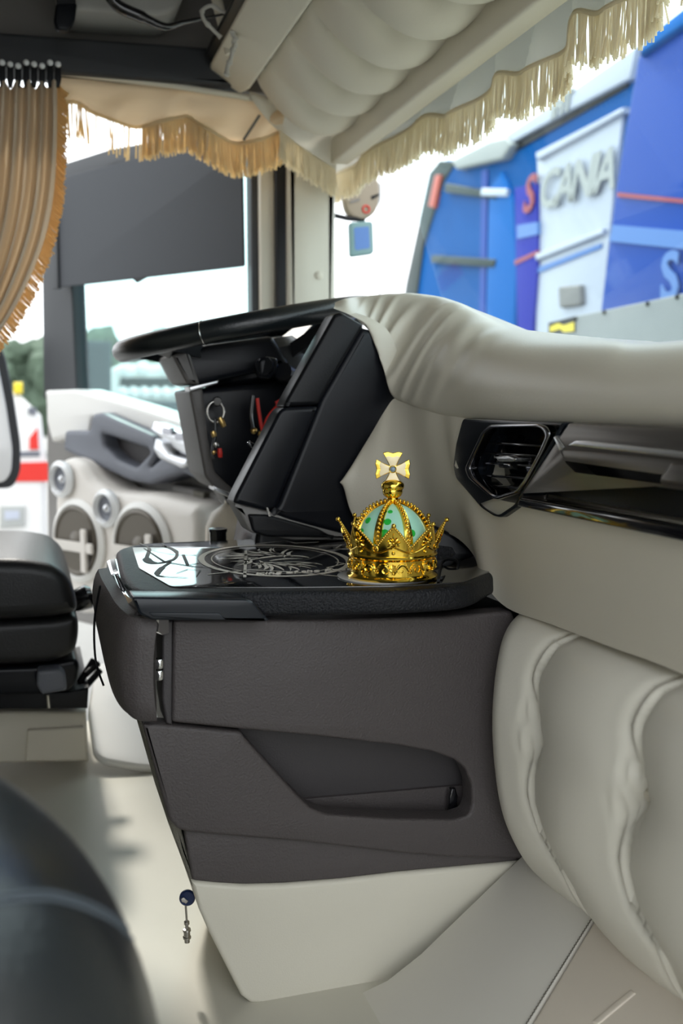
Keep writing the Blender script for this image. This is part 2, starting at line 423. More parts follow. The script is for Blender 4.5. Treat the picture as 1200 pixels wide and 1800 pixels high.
plate('door_pocket', DO.off(0.03), [(300, 850), (400, 872), (400, 1010), (300, 1010)], 0.05, 'grey_mid', door, bev=0.01)
plate('seam_cover', DO.off(0.045), [(338, 862), (358, 866), (356, 930), (336, 925)], 0.03, 'taupe_edge', door, bev=0.004)
# roller shade in the door window
sh = plate('window_shade', DO.off(0.03), [(92, 316), (185, 292), (332, 252), (424, 262), (428, 468), (96, 506)], 0.006, 'shade', door, bev=0.001, r=0.006)
sh['label'] = 'dark grey sunshade covering the upper part of the side window'
plate('pull_tab', DO.off(0.033), [(232, 490), (258, 487), (240, 497)], 0.004, 'black', sh)
plate('side_rail', DO.off(0.036), [(88, 322), (98, 320), (102, 508), (92, 508)], 0.01, 'door_black', sh, bev=0.002)

# speaker pod on the door
pod = thing('speaker_pod', DO.pt(-0.6, -0.45, 0.1), 'white moulded door speaker pod with two large and two small drivers', 'speakers')
PD = DO.off(0.12)
plate('body', PD, [(97, 812), (118, 803), (140, 812), (160, 845), (185, 862), (215, 866), (262, 868), (345, 888), (352, 920), (345, 1080), (130, 1080), (104, 1010), (92, 890)], 0.13, 'pod_white', pod, bev=0.028, r=0.02, res=5)
for x, y, r in ((141, 950, 0.088), (252, 960, 0.088)):
    q = PD.px(x, y); M = tilt_frame(PD.pt(*q, 0.0), PD.n)
    rg = lathe('woofer_ring', [(r, -0.01), (r*1.18, -0.005), (r*1.2, 0.008), (r*1.05, 0.016), (r, 0.012), (r*0.98, -0.004), (r, -0.01)], M, 'white', pod, 36)
    lathe('woofer_cone', [(r*1.0, 0.006), (r*0.92, 0.010), (r*0.86, 0.006), (r*0.42, -0.006), (r*0.34, 0.004), (r*0.18, 0.010), (0, 0.012)], M @ Matrix.Translation((0, 0, 0.008)), 'cone', pod, 36)
    bm = bmesh.new()
    qq = PD.off(0.012)
    add_box(bm, qq.pt(q[0], q[1]-0.012, 0.012), (r*0.95, 0.013, 0.004), Matrix((PD.u, PD.v, PD.n)).transposed())
    add_box(bm, qq.pt(q[0]+r*0.55, q[1]-0.02, 0.013), (0.012, r*0.62, 0.004), Matrix((PD.u, PD.v, PD.n)).transposed())
    bmesh.ops.bevel(bm, geom=bm.edges[:], offset=0.003, segments=2, affect='EDGES')
    bm_obj('grille_brace', bm, 'pod_white', pod)
for x, y in ((112, 842), (191, 893)):
    q = PD.px(x, y); M = tilt_frame(PD.pt(*q, 0.0), PD.n)
    lathe('tweeter_ring', [(0.030, 0), (0.046, 0.002), (0.047, 0.012), (0.036, 0.020), (0.031, 0.012), (0.030, 0)], M, 'white_gloss', pod, 28)
    tw = lathe('tweeter', [(0.033, 0.004), (0.03, 0.008), (0.012, 0.001)], M, 'grey_blue', pod, 28)
    lathe('dome', [(0.013, 0.001), (0.011, 0.009), (0.006, 0.013), (0, 0.0145)], M, 'silver', tw, 20)
# small can and bottle behind the table
p = onY(383, 929, 1.46)
o = lathe('black_can', [(0.0125, -0.07), (0.0125, -0.006), (0.0138, -0.004), (0.0138, 0), (0.010, 0), (0.0, -0.001)], Matrix.Translation(p), 'black_gloss', None, 28)
tag(o, 'small black cylinder standing just behind the console table', 'cup')
p = onY(415, 1010, 1.62)
o = lathe('cream_bottle', [(0.045, 0), (0.05, 0.01), (0.05, 0.10), (0.04, 0.125), (0.018, 0.14), (0.018, 0.155), (0, 0.156)], Matrix.Translation(p+Vector((0, 0, -0.02))), 'cream_bottle', None, 28)
tag(o, 'cream plastic bottle in the footwell under the steering column', 'bottle')

# ================================================================== CENTRE CONSOLE
con = thing('center_console', (0.32, 1.15, ZF), 'dark grey centre console with open side pocket and cream base', 'console')
C0 = FY(YC)
side = [(305, 1091), (600, 1089), (780, 1084), (900, 1074), (915, 1120), (940, 1300), (945, 1516), (925, 1510), (800, 1508), (700, 1500), (530, 1480), (330, 1464), (312, 1458), (297, 1442), (250, 1272), (300, 1276), (424, 1288), (434, 1302),
        (523, 1399), (545, 1420), (575, 1432), (690, 1440), (800, 1441), (824, 1433), (830, 1415), (829, 1380), (818, 1352), (800, 1336), (760, 1322), (700, 1311), (560, 1295), (430, 1283), (302, 1270)]
plate('side_panel', C0, side, 0.03, 'taupe', con, bev=0.004, r=0.004)
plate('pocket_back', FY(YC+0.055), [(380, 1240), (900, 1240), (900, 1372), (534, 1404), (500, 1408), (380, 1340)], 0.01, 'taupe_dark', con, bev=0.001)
plate('pocket_floor', FY(YC+0.05), [(480, 1409), (534, 1405), (900, 1373), (900, 1470), (480, 1470)], 0.02, 'taupe', con, bev=0.001)
plate('core', FY(YC+0.07), [(268, 1090), (930, 1080), (960, 1520), (400, 1530), (330, 1440)], 0.2, 'black', con, bev=0.01)
plate('rear_edge', FY(YC+0.012), [(244, 1266), (275, 1270), (318, 1455), (345, 1560), (338, 1560), (296, 1448)], 0.12, 'taupe_edge', con, bev=0.004)
plate('lower_panel', FY(YC+0.008), [(322, 1455), (530, 1470), (800, 1500), (950, 1500), (950, 1510), (810, 1523), (700, 1533), (600, 1545), (500, 1553), (430, 1555), (380, 1553), (338, 1548)], 0.06, 'taupe', con, bev=0.003, r=0.004)
basepx = [(337, 1551), (430, 1558), (500, 1556), (600, 1548), (700, 1536), (810, 1526), (938, 1514), (938, 1536), (860, 1605), (760, 1694), (700, 1740), (665, 1762), (630, 1772), (560, 1774), (500, 1770), (440, 1764), (424, 1752), (366, 1636), (350, 1600)]
plate('foot', FY(YC+0.004), basepx, 0.22, 'foot_cream_lit', con, bev=0.005, r=0, res=4)
# hinged flap at the rear end
fd = [(276, .986, 1093, 1270), (260, .986, 1092, 1270), (238, .989, 1090, 1266), (216, 1.000, 1082, 1252), (198, 1.03, 1064, 1222), (184, 1.08, 1040, 1172), (173, 1.14, 1020, 1118), (168, 1.20, 1004, 1085)]
rows = []
for x, yy, ty, by in fd:
    T_, B_2 = onY(x, ty, yy), onY(x, by, yy)
    inn = Vector((0.016, 0.012, 0)) if x < 230 else Vector((0, 0.016, 0)); T2 = T_+inn+Vector((0, 0, 0.002)); z_ = Vector((0, 0, 0.003))
    rows.append([T2, T_+inn*0.2+z_*0.6, T_-z_]+[T_.lerp(B_2, t)+Vector((-0.004*math.sin(math.pi*t), 0, 0)) for t in (0.2, 0.4, 0.6, 0.8)]+[B_2+z_, B_2+inn*0.2, B_2+inn])
nc = len(rows[0]); cols = [cr([r[k] for r in rows], 5) for k in range(nc)]
fl_ = loft('end_flap', [[cols[k][i_] for k in range(nc)] for i_ in range(len(cols[0]))], 'taupe', con, closed=True, caps=True, smooth=50)
plate('flap_post', FY(YC+0.003), [(286, 1092), (304, 1092), (303, 1276), (292, 1272), (285, 1230)], 0.05, 'taupe_dark', con, bev=0.003)
for y in (1166, 1186):
    p = FY(YC-0.002); q = p.px(280, y); lathe('hinge_pin', [(0.004, -0.005), (0.0048, -0.004), (0.0048, 0.004), (0.004, 0.005)], Matrix.Translation(p.pt(*q)), 'chrome', fl_, 16)
bm = bmesh.new()
add_tube(bm, cr([onY(176, 1030, 1.1), onY(166, 1090, 1.12), onY(168, 1160, 1.12), onY(182, 1205, 1.1)], 6), 0.0013, 6)
bm_obj('edge_cord', bm, 'black', con, 60)

# table top
TB = FZ(ZT)
def tpx(x, y): return Vector(TB.px(x, y))
rim = [(0.124, 1.006), (0.25, 0.978), (0.36, 0.952), (0.44, 0.952), (0.492, 1.010), (0.62, 1.14), (0.62, 1.385), (0.14, 1.385), (0.105, 1.34), (0.094, 1.12), (0.098, 1.04)]
tab = thing('console_table', (0.35, 1.18, ZT-0.03), 'black table top with glossy engraved insert on the centre console', 'table')
plate('rim', TB, rim, 0.026, 'black_grain', tab, bev=0.007, r=[0.03, .05, .05, .04, .01, .01, .01, .05, .05, .06, .03], px=False, res=4)
ins = [(0.138, 1.036), (0.25, 1.000), (0.36, 0.972), (0.44, 0.970), (0.515, 1.040), (0.60, 1.14), (0.60, 1.374), (0.150, 1.374), (0.128, 1.35), (0.118, 1.17)]
plate('glass_insert', TB.off(0.0012), ins, 0.003, 'table_glass', tab, bev=0.0006, r=0.012, px=False)
TE = TB.off(0.0013)
# printed artwork on the insert: ring emblem, feather strokes, banner frames, swirls
bm = bmesh.new()
cc = tpx(482, 985); RX = 0.088; RY = 0.125
def ringp(rx, ry, n=64): return [(cc.x+rx*math.cos(2*math.pi*i/n), cc.y+ry*math.sin(2*math.pi*i/n)) for i in range(n+1)]
add_ribbon(bm, ringp(RX, RY), 0.0075, TE); add_ribbon(bm, ringp(RX*0.86, RY*0.86), 0.0016, TE)
rs = random.Random(3)
def stroke(p0, p1, bend, w):
    a = Vector(p0); b = Vector(p1); d = b-a; n = Vector((-d.y, d.x))*bend; m_ = (a+b)/2+n
    P = [a*(1-t)**2+m_*2*t*(1-t)+b*t*t for t in [i/8 for i in range(9)]]
    add_ribbon(bm, P, [w*math.sin(math.pi*(0.08+0.9*i/8))+0.0004 for i in range(9)], TE)
for k in range(30):      # mane and feathers sweeping round the head
    a = RAD(20+k*9.5+rs.uniform(-4, 4)); r0 = rs.uniform(0.20, 0.42); r1 = rs.uniform(0.55, 0.80)
    stroke((cc.x+RX*r0*math.cos(a), cc.y+RY*r0*math.sin(a)), (cc.x+RX*r1*math.cos(a+0.5), cc.y+RY*r1*math.sin(a+0.5)), rs.uniform(0.1, 0.35), rs.uniform(0.003, 0.006))
for a0, a1, w in (((-0.25, 0.05), (0.35, 0.15), 0.008), ((-0.1, -0.1), (0.4, -0.05), 0.007), ((0.2, 0.2), (0.5, -0.02), 0.006), ((-0.35, -0.2), (0.1, -0.32), 0.006)):
    stroke((cc.x+RX*a0[0], cc.y+RY*a0[1]), (cc.x+RX*a1[0], cc.y+RY*a1[1]), 0.3, w)
for pts in ([(450, 958), (500, 953), (520, 957), (560, 955)], [(365, 1012), (440, 1004), (520, 1008), (600, 1016)], [(590, 990), (606, 993), (575, 1000), (612, 1012)], [(430, 1017), (432, 970)], [(560, 962), (600, 960), (590, 966), (640, 970)]):
    add_ribbon(bm, [tpx(*p) for p in pts], 0.0035, TE)
bm_obj('emblem_print', bm, 'etch', tab, 0)
lettering('emblem_lettering', 'King of the Road.', TE, (cc.x+0.012, cc.y-RY*0.80), 0.017, 'etch', tab, shear=0.35, off=0.0002)
bm = bmesh.new()
for pts, w in (([(246, 957), (262, 966), (258, 985), (275, 992), (305, 985), (310, 972), (290, 962), (268, 960)], [0.002, .005, .011, .006, .004, .006, .004, .002]),
               ([(300, 990), (285, 1000), (276, 1012), (290, 1016), (330, 1018)], [0.004, .007, .004, .002, .001]),
               ([(252, 965), (290, 990), (340, 998), (400, 1002)], [0.001, .003, .003, .001]),
               ([(262, 968), (300, 976), (330, 978)], [0.001, .002, .001]),
               ([(345, 978), (322, 977), (330, 996), (350, 992)], [0.004]*4),
               ([(256, 960), (285, 957), (292, 964), (270, 962)], [0.003]*4),
               ([(310, 1010), (330, 1003), (352, 1005), (345, 1016)], [0.001, .002, .002, .001])):
    q = cr([tpx(*p) for p in pts], 6) if len(pts) != 4 else [tpx(*p) for p in pts]
    n = len(q); ww = [w[min(int(i/(n-1)*(len(w)-1)), len(w)-1)] for i in range(n)]
    add_ribbon(bm, q, ww, TE)
bm_obj('swirl_print', bm, 'etch_dark', tab, 0)
# glossy band under the rim, chrome at the rear end
band = rnd([(0.505, 0.992), (0.128, 0.994), (0.106, 1.03), (0.090, 1.10), (0.094, 1.33)][::-1], 0.02)
plate('front_band', FY(YC-0.034), [(232, 1050), (432, 1053), (446, 1058), (474, 1092), (268, 1091), (244, 1080)], 0.04, 'black_blue', tab, bev=0.003, r=0.003)
plate('band_groove', FY(YC-0.0355), [(262, 1077), (385, 1078), (398, 1090), (380, 1090), (268, 1084)], 0.006, 'black_blue', tab, bev=0.001)
pth = cr([(0.096, 1.30, ZT-0.016), (0.090, 1.15, ZT-0.018), (0.093, 1.06, ZT-0.02), (0.104, 1.012, ZT-0.022), (0.122, 0.990, ZT-0.026)], 8)
rows = []
for i, p in enumerate(pth):
    t = (pth[min(i+1, len(pth)-1)]-pth[max(i-1, 0)]); n = Vector((-t.y, t.x, 0)).normalized()
    if n.x > 0: n = -n
    h = 0.009+0.004*i/len(pth)
    rows.append([p+Vector((0, 0, h)), p+n*0.005+Vector((0, 0, h*0.7)), p+n*0.006-Vector((0, 0, h*0.7)), p-Vector((0, 0, h)), p-n*0.01-Vector((0, 0, h)), p-n*0.01+Vector((0, 0, h))])
loft('chrome_end', rows, 'chrome', tab, closed=True, caps=True, smooth=30)
plate('end_clip', FY(1.085), [(202, 1010), (208, 1008), (222, 1040), (216, 1046)], 0.03, 'black_gloss', tab, bev=0.001)
# dark clip in the pocket
clip = plate('plastic_clip', FY(YC+0.035), [(788, 1436), (790, 1400), (794, 1386), (801, 1386), (805, 1400), (804, 1412), (808, 1436)], 0.008, 'black_gloss', None, bev=0.002)
tag(clip, 'small glossy black plastic clip standing in the console side pocket', 'clip')

# ================================================================== DASHBOARD
dash = thing('dashboard', (0.75, 0.7, -0.3), 'cream leather covered dashboard with padded top roll and black instrument side', 'dashboard')
XD = 0.50
# upper padded roll: stations from the passenger side to the instrument hood (front bottom edge, top silhouette)
ST = []
def station(B, T, bul, K): ST.append((Vector(B), Vector(T), bul, Vector(K)))
def pX(x, y, v): return onX(x, y, v)
station((XD, -0.10, -0.018), (0.58, -0.10, 0.060), 0.035, (0.99, -0.10, 0.00))
station((XD, 0.35, -0.018), (0.58, 0.35, 0.060), 0.035, (0.99, 0.35, 0.00))
station(pX(1200, 750, XD), pX(1200, 600, 0.58), 0.036, (0.99, 0.72, 0.0))
station(pX(1080, 748, XD), pX(1100, 597, 0.58), 0.036, (0.99, 0.85, 0.0))
station(pX(950, 744, XD), pX(990, 590, 0.58), 0.034, (0.99, 1.0, 0.0))
station(pX(860, 739, XD), pX(920, 582, 0.57), 0.030, (0.99, 1.12, 0.0))
station(pX(805, 733, 0.498), pX(868, 572, 0.565), 0.026, (0.99, 1.24, 0.02))
station(onY(750, 720, 1.19), pX(825, 552, 0.56), 0.020, (0.99, 1.34, 0.03))
station(onY(712, 706, 1.25), pX(790, 532, 0.555), 0.016, (0.99, 1.42, 0.04))
station(onY(688, 694, 1.285), pX(755, 521, 0.55), 0.012, (0.99, 1.50, 0.05))
station(onY(676, 655, 1.30), pX(715, 517, 0.53), 0.010, (0.99, 1.60, 0.05))
station(onY(662, 612, 1.31), pX(675, 517, 0.51), 0.009, (0.99, 1.72, 0.05))
station(onY(645, 574, 1.32), pX(635, 521, 0.485), 0.008, (0.99, 1.85, 0.05))
station(onY(615, 553, 1.33), onY(610, 526, 1.40), 0.006, (0.95, 1.95, 0.05))
station(onY(590, 544, 1.345), onY(592, 533, 1.41), 0.004, (0.80, 1.98, 0.05))
def pad_pt(st, v):
    B, T, bul, K = st
    out = Vector((-0.8, -0.5, 0.25)).normalized()
    P = [B+Vector((0.03, 0.0, -0.004)), B, B.lerp(T, 0.28)+out*bul, B.lerp(T, 0.66)+out*bul*0.95+Vector((0, 0, bul*0.25)), T, T.lerp(K, 0.12)+Vector((0, 0, 0.004)), T.lerp(K, 0.45)-Vector((0, 0, 0.0)), K]
    return cr(P, 8)
base_rows = [pad_pt(s, 0) for s in ST]
NV = len(base_rows[0]); cols = [cr([r[j] for r in base_rows], 14) for j in range(NV)]
NU = len(cols[0]); rows = []
for i in range(NU):
    u = i/14.0
    row = []
    for j in range(NV):
        p = cols[j][i].copy()
        # gathered folds fanning out from the hood edge
        jj = j*5/8
        if 4 <= jj <= 26:
            env = math.exp(-((u-9.3)/2.2)**2)*math.exp(-((jj-12.5)/6.0)**2)
            ph = (u-9.5)*1.0+(jj-12)*0.085+0.25*math.sin(u*1.7)
            wv = (0.5+0.5*math.sin(ph*2*math.pi*1.15))**2.2-0.35
            p += Vector((-0.5, -0.8, 0.25))*env*0.0115*wv
            env2 = math.exp(-((u-6.4)/0.9)**2)*math.exp(-((jj-15)/4.0)**2)
            p += Vector((-0.6, -0.5, 0.5))*env2*0.004*math.sin(u*7+jj*0.35)
        p += Vector((-0.4, -0.3, 0.6))*0.0012*math.sin(u*2.2+jj*0.2)*math.sin(jj*0.35)
        row.append(p)
    rows.append(row)
loft('top_roll', rows, 'cream_pad', dash, smooth=80)

# lower cream fascia
FS = [((XD, -0.10, -0.02), (0.505, -0.10, -0.222)), ((XD, 0.3, -0.02), (0.505, 0.3, -0.222)), (pX(1200, 748, XD), pX(1200, 1185, 0.505)), (pX(1080, 746, XD), pX(1080, 1140, 0.505)), (pX(950, 742, XD), pX(970, 1098, 0.505)), (pX(880, 738, XD), pX(890, 1068, 0.507)),
      (pX(820, 734, XD), onY(848, 1020, 1.04)), (onY(775, 724, 1.16), onY(832, 976, 1.09)), (onY(745, 717, 1.20), onY(800, 944, 1.15)), (onY(716, 706, 1.25), onY(755, 928, 1.22)), (onY(694, 700, 1.28), onY(690, 925, 1.27)), (onY(676, 722, 1.29), onY(645, 922, 1.29)), (onY(650, 766, 1.30), onY(620, 905, 1.30)), (onY(622, 812, 1.305), onY(608, 872, 1.305)), (onY(606, 842, 1.31), onY(605, 852, 1.31))]
rws = []
for T, B in FS:
    T = Vector(T); B = Vector(B); r_ = []
    for k in range(13):
        t = k/12
        q = T.lerp(B, t)+Vector((-0.75, -0.5, 0)).normalized()*(0.010*math.sin(math.pi*t))
        if T.y < 1.05 and 0.0 < t < 0.40: q.x += 0.075      # opening behind the vent and trim
        r_.append(q)
    r_.append(B+Vector((0.02, 0.01, 0.0))); r_.append(B+Vector((0.12, 0.06, 0.0)))
    rws.append(r_)
NVf = len(rws[0]); cols = [cr([r[j] for r in rws], 6) for j in range(NVf)]
loft('fascia', [[cols[j][i] for j in range(NVf)] for i in range(len(cols[0]))], 'cream', dash, smooth=50)

# black instrument side
S0 = FY(1.325)
plate('cluster_face', FY(1.80), [(470, 600), (640, 540), (640, 900), (430, 900), (425, 800)], 0.10, 'black', dash, bev=0.01)
plate('instrument_cheek_upper', FY(1.312), [(588, 552), (600, 548), (638, 570), (637, 578), (560, 712), (498, 716), (505, 700)], 0.05, 'black', dash, bev=0.006, r=0.004)
plate('instrument_cheek_lower', FY(1.312), [(499, 716), (560, 713), (553, 732), (486, 892), (470, 899), (410, 884), (414, 872), (490, 724)], 0.05, 'black_satin', dash, bev=0.006, r=0.004)
plate('cheek_front', FY(1.316), [(562, 700), (634, 574), (654, 580), (676, 620), (704, 692), (690, 780), (660, 850), (660, 900), (660, 946), (620, 946), (505, 916), (480, 905), (470, 898), (486, 890)], 0.10, 'black_satin', dash, bev=0.010, r=0.006, res=5)
ft = plate('cheek_foot', FY(1.318), [(410, 882), (470, 898), (560, 925), (620, 940), (640, 950), (520, 950), (470, 943), (440, 936), (428, 915)], 0.06, 'grey_mid', dash, bev=0.006, r=0.004)
plate('foot_socket', FY(1.312), [(436, 904), (470, 905), (560, 930), (590, 946), (470, 944), (445, 936)], 0.02, 'black', dash, bev=0.004, r=0.004)
plate('foot_seam', FY(1.310), [(468, 892), (471, 892), (476, 908), (472, 908)], 0.004, 'silver', dash)
plate('toggle', FY(1.38), [(434, 778), (440, 775), (456, 786), (450, 794)], 0.012, 'black_gloss', dash, bev=0.002)
# plinth joining instrument side to the table
plate('pedestal', FY(1.34), [(455, 920), (640, 935), (640, 975), (445, 975)], 0.15, 'black', dash, bev=0.01)

# switch module beside the crown
SW = Fr(onY(800, 980, 1.16), (0.94, -0.34, 0), (0, 0.12, 1))
sw = plate('switch_module', SW, [(700, 920), (760, 922), (800, 940), (836, 968), (852, 1000), (856, 1040), (700, 1040)], 0.08, 'black_satin', dash, bev=0.006, r=0.006)
plate('key_pad', SW.off(0.002), [(770, 960), (795, 962), (801, 975), (800, 992), (768, 992)], 0.004, 'black_grain', sw, bev=0.001, r=0.002)
lettering('switch_lettering', 're', SW.off(0.0025), SW.px(785, 978), 0.013, 'white', sw)
cable = tube('charging_cable', cr([onZ(770, 1020, ZT+0.004), onY(776, 990, 1.08), onY(790, 983, 1.08), onY(804, 988, 1.07), onY(803, 1000, 1.06), onY(790, 1010, 1.05), onZ(775, 1016, ZT+0.004)], 6), 0.0017, 'black', None, 8)
tag(cable, 'looped thin black cable lying beside the golden crown', 'cable')

# air vent
vent = thing('air_vent', onX(880, 820, 0.49), 'black dashboard air vent with chrome rim and angled slats', 'vent')
V0 = FX(0.487)
hole = [(862, 752), (940, 750), (952, 755), (958, 766), (944, 798), (918, 845), (905, 862), (872, 872), (862, 868), (828, 838), (822, 822), (832, 800), (850, 762)]
plate('surround', V0, [(812, 735), (992, 742), (984, 756), (912, 880), (905, 892), (878, 910), (866, 908), (845, 894), (800, 842), (795, 820), (800, 780)], 0.030, 'black_blue', vent, bev=0.003, r=0.006, holes=[hole])
def scale_px(P, s):
    cx = sum(p[0] for p in P)/len(P); cy = sum(p[1] for p in P)/len(P)
    return [(cx+(x-cx)*s, cy+(y-cy)*s) for x, y in P]
plate('chrome_rim', V0.off(0.004), scale_px(hole, 1.10), 0.012, 'chrome_dark', vent, bev=0.002, r=0.006, holes=[scale_px(hole, 0.99)])
plate('cavity', FX(0.525), scale_px(hole, 1.25), 0.01, 'black_gloss', vent)
plate('inner_liner', FX(0.505), [(848, 765), (870, 755), (878, 770), (858, 815), (850, 850), (826, 836), (832, 808)], 0.01, 'black_blue', vent, bev=0.002)
for y in (776, 794, 812, 834, 852):
    f = FX(0.497)
    plate('slat', f, [(848, y), (950, y+6), (950, y+10), (848, y+4)], 0.022, 'black_gloss', vent, bev=0.0006)
kn = plate('slat_knob', FX(0.489), [(866, 802), (890, 800), (906, 806), (902, 812), (876, 812)], 0.02, 'silver', vent, bev=0.002, r=0.003)
plate('knob_stem', FX(0.492), [(872, 812), (896, 814), (904, 826), (876, 822)], 0.015, 'black_gloss', vent, bev=0.002)
plate('side_light', V0.off(0.002), [(823, 812), (828, 800), (843, 770), (848, 768), (830, 806), (824, 822)], 0.004, 'chrome', vent, bev=0.0006)

# passenger trim with tray
tr = thing('dash_trim', onX(1080, 850, 0.49), 'brushed dark metal passenger trim with shelf recess and chrome strip', 'trim')
T0 = FX(0.486)
plate('fascia_plate', T0, [(998, 743), (1200, 751), (2400, 788), (2400, 1164), (1200, 935), (914, 880), (916, 866), (990, 754)], 0.03, 'brushed', tr, bev=0.003, r=0.003,
      holes=[[(975, 768), (990, 788), (1100, 796), (1200, 806), (2300, 893), (2300, 1005), (1180, 860), (1010, 836), (992, 818)]])
plate('recess_back', FX(0.508), [(960, 752), (2350, 780), (2350, 1120), (960, 868)], 0.01, 'black', tr)
plate('chrome_strip', FX(0.482), [(992, 784), (1010, 774), (1030, 774), (1200, 794), (2350, 873), (2350, 897), (1200, 806), (1010, 785)], 0.02, 'silver', tr, bev=0.002)
plate('corner_trim', FX(0.484), [(970, 768), (976, 766), (990, 786), (982, 794)], 0.012, 'silver', tr, bev=0.002)
plate('latch_button', FX(0.484), [(1158, 836), (1178, 810), (1260, 820), (1260, 862), (1156, 852)], 0.03, 'brushed', tr, bev=0.004, r=0.004)
plate('gloss_lip', FX(0.484), [(912, 876), (1200, 929), (2400, 1152), (2400, 1199), (1200, 952), (908, 890)], 0.02, 'black_gloss', tr, bev=0.002)

# tufted pad under the dash
pad = thing('tufted_panel', (0.52, 0.7, -0.5), 'cream tufted leather panel with buttoned pleats below the dashboard', 'panel')
prof = cr([(0.545, -0.226), (0.512, -0.232), (0.492, -0.262), (0.484, -0.33), (0.488, -0.41), (0.505, -0.475), (0.54, -0.53), (0.60, -0.56)], 8)
NP = len(prof)
def plane_y(x, y, X): return onX(x, y, X).y
ple = [  # pleat centre lines: (px, py) at rising depth down the panel
    [(978, 1104), (948, 1135), (932, 1190), (938, 1255), (941, 1300), (930, 1350), (926, 1400), (935, 1460), (960, 1545)],
    [(1165, 1180), (1125, 1215), (1107, 1275), (1115, 1345), (1124, 1392), (1100, 1440), (1088, 1510), (1095, 1580), (1130, 1680)]]
def pleat_yz(P): 
    out = []
    for x, y in P:
        q = onX(x, y, 0.487); out.append((q.z, q.y))
    return sorted(out)
PL = [pleat_yz(P) for P in ple]
d0 = [(z, 0.5*(PL[1][i][1]-PL[0][i][1])) for i, (z, _) in enumerate(PL[1])]
def yat(L, z):
    if z <= L[0][0]: return L[0][1]
    for (z0, y0), (z1, y1) in zip(L, L[1:]):
        if z <= z1: t = (z-z0)/(z1-z0); return y0+(y1-y0)*t
    return L[-1][1]
step = PL[0][4][1]-PL[1][4][1]
def pleats(z):
    a, b = yat(PL[0], z), yat(PL[1], z)
    return [a, b]+[b-step*k for k in (1, 2, 3, 4)]
zb = -0.335
bm = bmesh.new(); NYs = 900; grid = []
y_top = 1.005
for j, (x, z) in enumerate([(p[0], p[1]) for p in prof]):
    pl_ = pleats(z); row = []
    # the far end of the panel rounds off and tucks away under the console
    for i in range(NYs+1):
        y = y_top-(y_top+0.1)*i/NYs
        d = min((abs(y-q), k) for k, q in enumerate(pl_))
        dist = d[0]; sgn = y-pl_[d[1]]
        tj = j/(NP-1)
        env = math.sin(math.pi*min(1, max(0, tj*1.02)))**0.5
        fade = 1-math.exp(-((z-zb)/0.035)**2)
        groove = (-0.013*math.exp(-(dist/0.011)**2)-0.006*math.exp(-(dist/0.004)**2)*(1-fade))*env
        groove += 0.0135*math.exp(-(abs(sgn)/0.0052)**3)*env*fade
        swell = 0.012*(1-math.exp(-(dist/0.045)**2))*env
        btn = -0.010*math.exp(-((dist/0.020)**2+((z-zb)/0.022)**2))+0.0016*math.sin(18*math.atan2(z-zb, sgn))*math.exp(-((math.hypot(dist, z-zb)-0.022)/0.012)**2)
        e = (y_top-y)/0.06
        endr = -0.035*(1-min(1, e))**2 if e < 1 else 0
        n = groove+swell+btn+endr
        row.append(bm.verts.new((x-n, y, z+0.0)))
    grid.append(row)
for A, B in zip(grid, grid[1:]): ring_faces(bm, A, B, False)
padmesh = bm_obj('padding', bm, 'tuft_cream_lit', pad, 80)
for q in pleats(zb)[:3]:
    lathe('button', [(0, 0.003), (0.004, 0.0025), (0.006, 0.0), (0.006, -0.004)], tilt_frame((0.499, q, zb), (-1, 0, 0)), 'cream_matt', pad, 16)

# ================================================================== GOLDEN CROWN
CX, CY = 0.379, 1.022
ZC = ZT+0.0015
crown = thing('crown_ornament', (CX, CY, ZC), 'golden toy crown with mint dome and cross standing on the table', 'crown')
CM = Matrix.Translation((CX, CY, ZC)) @ Matrix.Rotation(RAD(-90-19), 4, 'Z')   # local +x faces the viewer
def cl(r, a, z): return CM @ Vector((r*math.cos(a), r*math.sin(a), z))
lathe('base_disc', [(0, 0.0), (0.050, 0.0), (0.051, 0.0012), (0.048, 0.0018), (0, 0.0018)], CM @ Matrix.Translation((-0.003, -0.010, 0)), 'white_gloss', crown, 48)
lathe('band', [(0.0, 0.002), (0.0495, 0.002), (0.0505, 0.0035), (0.0495, 0.005), (0.0475, 0.006), (0.0465, 0.0075), (0.0465, 0.0235), (0.0478, 0.0245), (0.0495, 0.026), (0.0500, 0.0275), (0.0490, 0.029), (0.0470, 0.0295), (0.0, 0.0295)], CM, 'gold', crown, 64, 30)
# relief scrolls and leaves round the band
bm = bmesh.new()
for k in range(8):
    a0 = k*math.pi/4
    for sg in (-1, 1):
        P = []
        for i in range(22):
            t = i/21; th = t*4.2*math.pi*0.55; rr = 0.0062*(1-t)+0.0012
            P.append(cl(0.0472, a0+sg*(0.20+rr*math.cos(th)/0.047), 0.0150+rr*math.sin(th)))
        add_tube(bm, P, [0.0013*(1-0.4*i/21) for i in range(22)], 5)
        P = [cl(0.0472, a0+sg*(0.02+0.34*t), 0.0095+0.011*math.sin(math.pi*t*0.9)) for t in [i/8 for i in range(9)]]
        add_tube(bm, P, [0.0014*math.sin(math.pi*(0.15+0.8*i/8)) for i in range(9)], 5)
        for j in range(5):
            add_ball(bm, cl(0.0473, a0+sg*(0.30+0.03*j), 0.0205-0.0022*j), 0.0013, 1)
    for j in range(5):
        b_ = RAD(-60+30*j); add_tube(bm, [cl(0.0472, a0, 0.012), cl(0.0482, a0+0.05*math.sin(b_), 0.012+0.005*math.cos(b_)), cl(0.0474, a0+0.105*math.sin(b_), 0.012+0.0095*math.cos(b_))], [0.0008, 0.0017, 0.0006], 5)
    add_ball(bm, cl(0.048, a0, 0.0115), 0.0018, 1)
bm_obj('scroll_relief', bm, 'gold', crown, 60)
bm = bmesh.new()
